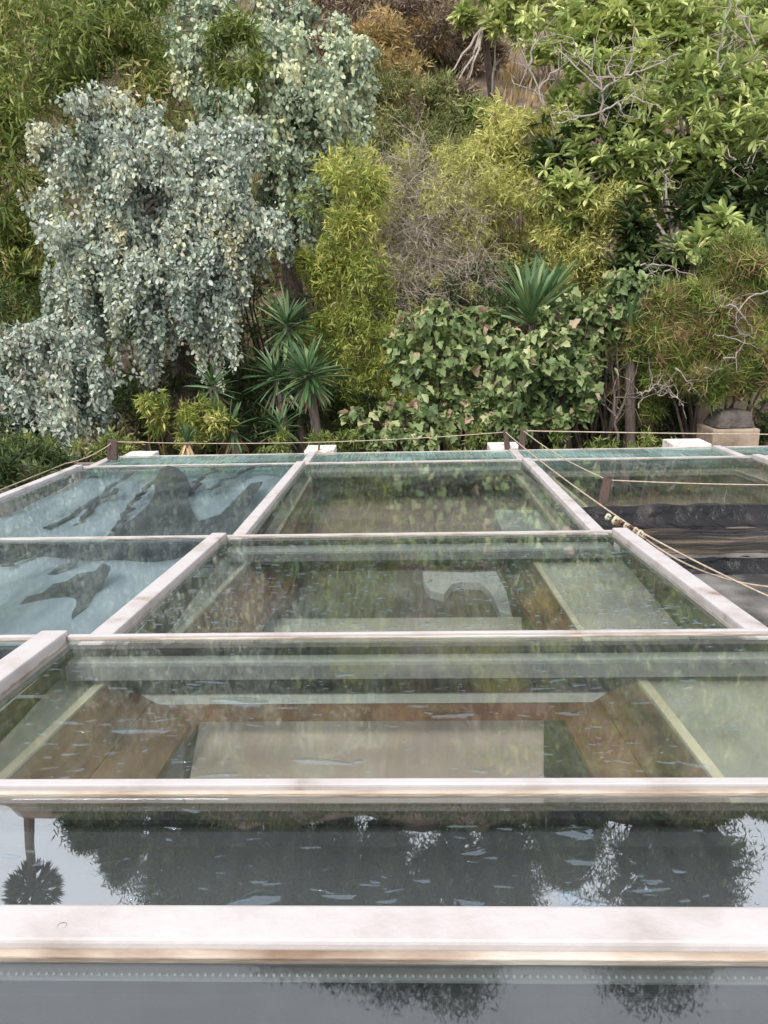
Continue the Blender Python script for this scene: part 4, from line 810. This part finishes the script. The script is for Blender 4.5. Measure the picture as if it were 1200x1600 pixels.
P = np.stack([gx, gy, ground_z(gx, gy)-.03], 1); D = rng.normal(size=P.shape)*.6 + np.array([0, -.2, .8])
o = leaf_mesh('ground_cover', P, D, .4*rng.uniform(.5, 1.2, len(P)), 'lance', rng.uniform(0, 1, len(P))*np.where(gy > 25, .25, 1), L['olive'], None); tag(o, 'low green ground cover over the slope', 'ground cover', kind='stuff')

# ridge trees above the frame, seen mirrored in the near glass
def ridge_tree(az, Y, h, w_, kindd):
    x = tan(radians(az))*Y; b = gpt(x, Y); nm = 'pine_tree'
    t = empty(nm, b); lb = {-24: 'short narrow conifer on the ridge nearest the palm, mirrored in the near glass', -22: 'slim taller conifer second from the palm, mirrored in the near glass', 11.5: 'short narrow conifer on the ridge under the bright sky gap mirrored in the near glass', 38: 'narrow conifer on the ridge farthest right', 21: 'narrow conifer at the right end of the mirrored tree line', 18: 'broad conifer right of the sky gap in the mirrored tree line', 7: 'smaller broad conifer left of the sky gap in the mirrored tree line'}.get(az)
    tag(t, lb or 'broad dark conifer on the ridge mirrored in the near glass', 'tree', 'conifers on the ridge above the slope')
    V, Fc = tube([b, b+np.array([0, 0, h])], [.10, .02], 7); mesh('trunk', V, Fc, M['bark'], t)
    n = 1900; s = rng.uniform(.0, 1, n)**.9; rad = w_*(1-s)**.6*rng.uniform(.4, 1, n) if kindd else w_*np.sqrt(np.clip(1-(2*s-1.1)**2, .05, 1))*rng.uniform(.4, 1, n)
    an = rng.uniform(0, 6.3, n); C = b + np.stack([rad*np.cos(an), rad*np.sin(an), s*h], 1)
    P = np.repeat(C, 6, 0) + rng.normal(size=(n*6, 3))*.25; D = rng.normal(size=P.shape) + np.array([0, 0, -.3])
    C2 = b + (C[:420]-b)*np.array([.55, .55, .9]); leaf_mesh('inner_foliage', C2, rng.normal(size=C2.shape), .85, 'round', rng.uniform(0, .4, 420), L['dk'], t, rnd=2)
    leaf_mesh('foliage', P, D, .31*rng.uniform(.7, 1.3, len(P)), 'lance', rng.uniform(0, 1, len(P)), L['dk'], t)
def palm(az, Y, h):
    x = tan(radians(az))*Y; b = gpt(x, Y); t = empty('palm_tree', b); tag(t, 'tall fan palm on the ridge mirrored in the near glass', 'palm')
    top = b+np.array([0, 0, h]); V, Fc = tube([b, top], [.25, .17], 8); mesh('trunk', V, Fc, M['bark'], t)
    n = 60; D = unit(rng.normal(size=(n, 3))+np.array([0, 0, .15]))
    for i in range(n):
        pass
    P = np.repeat(top[None]+D*.7, 14, 0); DD = np.repeat(D, 14, 0) + rng.normal(size=(n*14, 3))*.32
    leaf_mesh('foliage', P, DD, .75*rng.uniform(.7, 1.1, len(P)), 'lance', rng.uniform(0, 1, len(P)), L['dk'], t)
    leaf_mesh('frond_stalk', np.repeat(top[None], n, 0), D, 1.0, 'lance', rng.uniform(0, 1, n), L['dk'], t, kind=None)
for az, Y, h, w_, k in ((-24, 33, 3, 1.6, 1), (-22, 33, 4.5, 1.3, 1), (-18, 33, 5.5, 2.6, 0), (-14, 33, 7, 2.4, 0), (-10, 33, 8.5, 2.6, 0), (-6, 33, 9, 2.8, 0), (-2, 32, 9, 3, 0), (3, 32, 9, 3.0, 0), (7, 32, 6.5, 1.8, 0), (11.5, 31, 3, 2, 1), (18, 31, 9, 3.4, 0), (21, 31, 7, 2.4, 1), (38, 29, 9, 2.5, 1), (-34, 34, 4, 2, 0), (-40, 34, 6, 2.5, 0)):
    ridge_tree(az, Y, h, w_, k)
palm(-27.8, 33, 5.4)
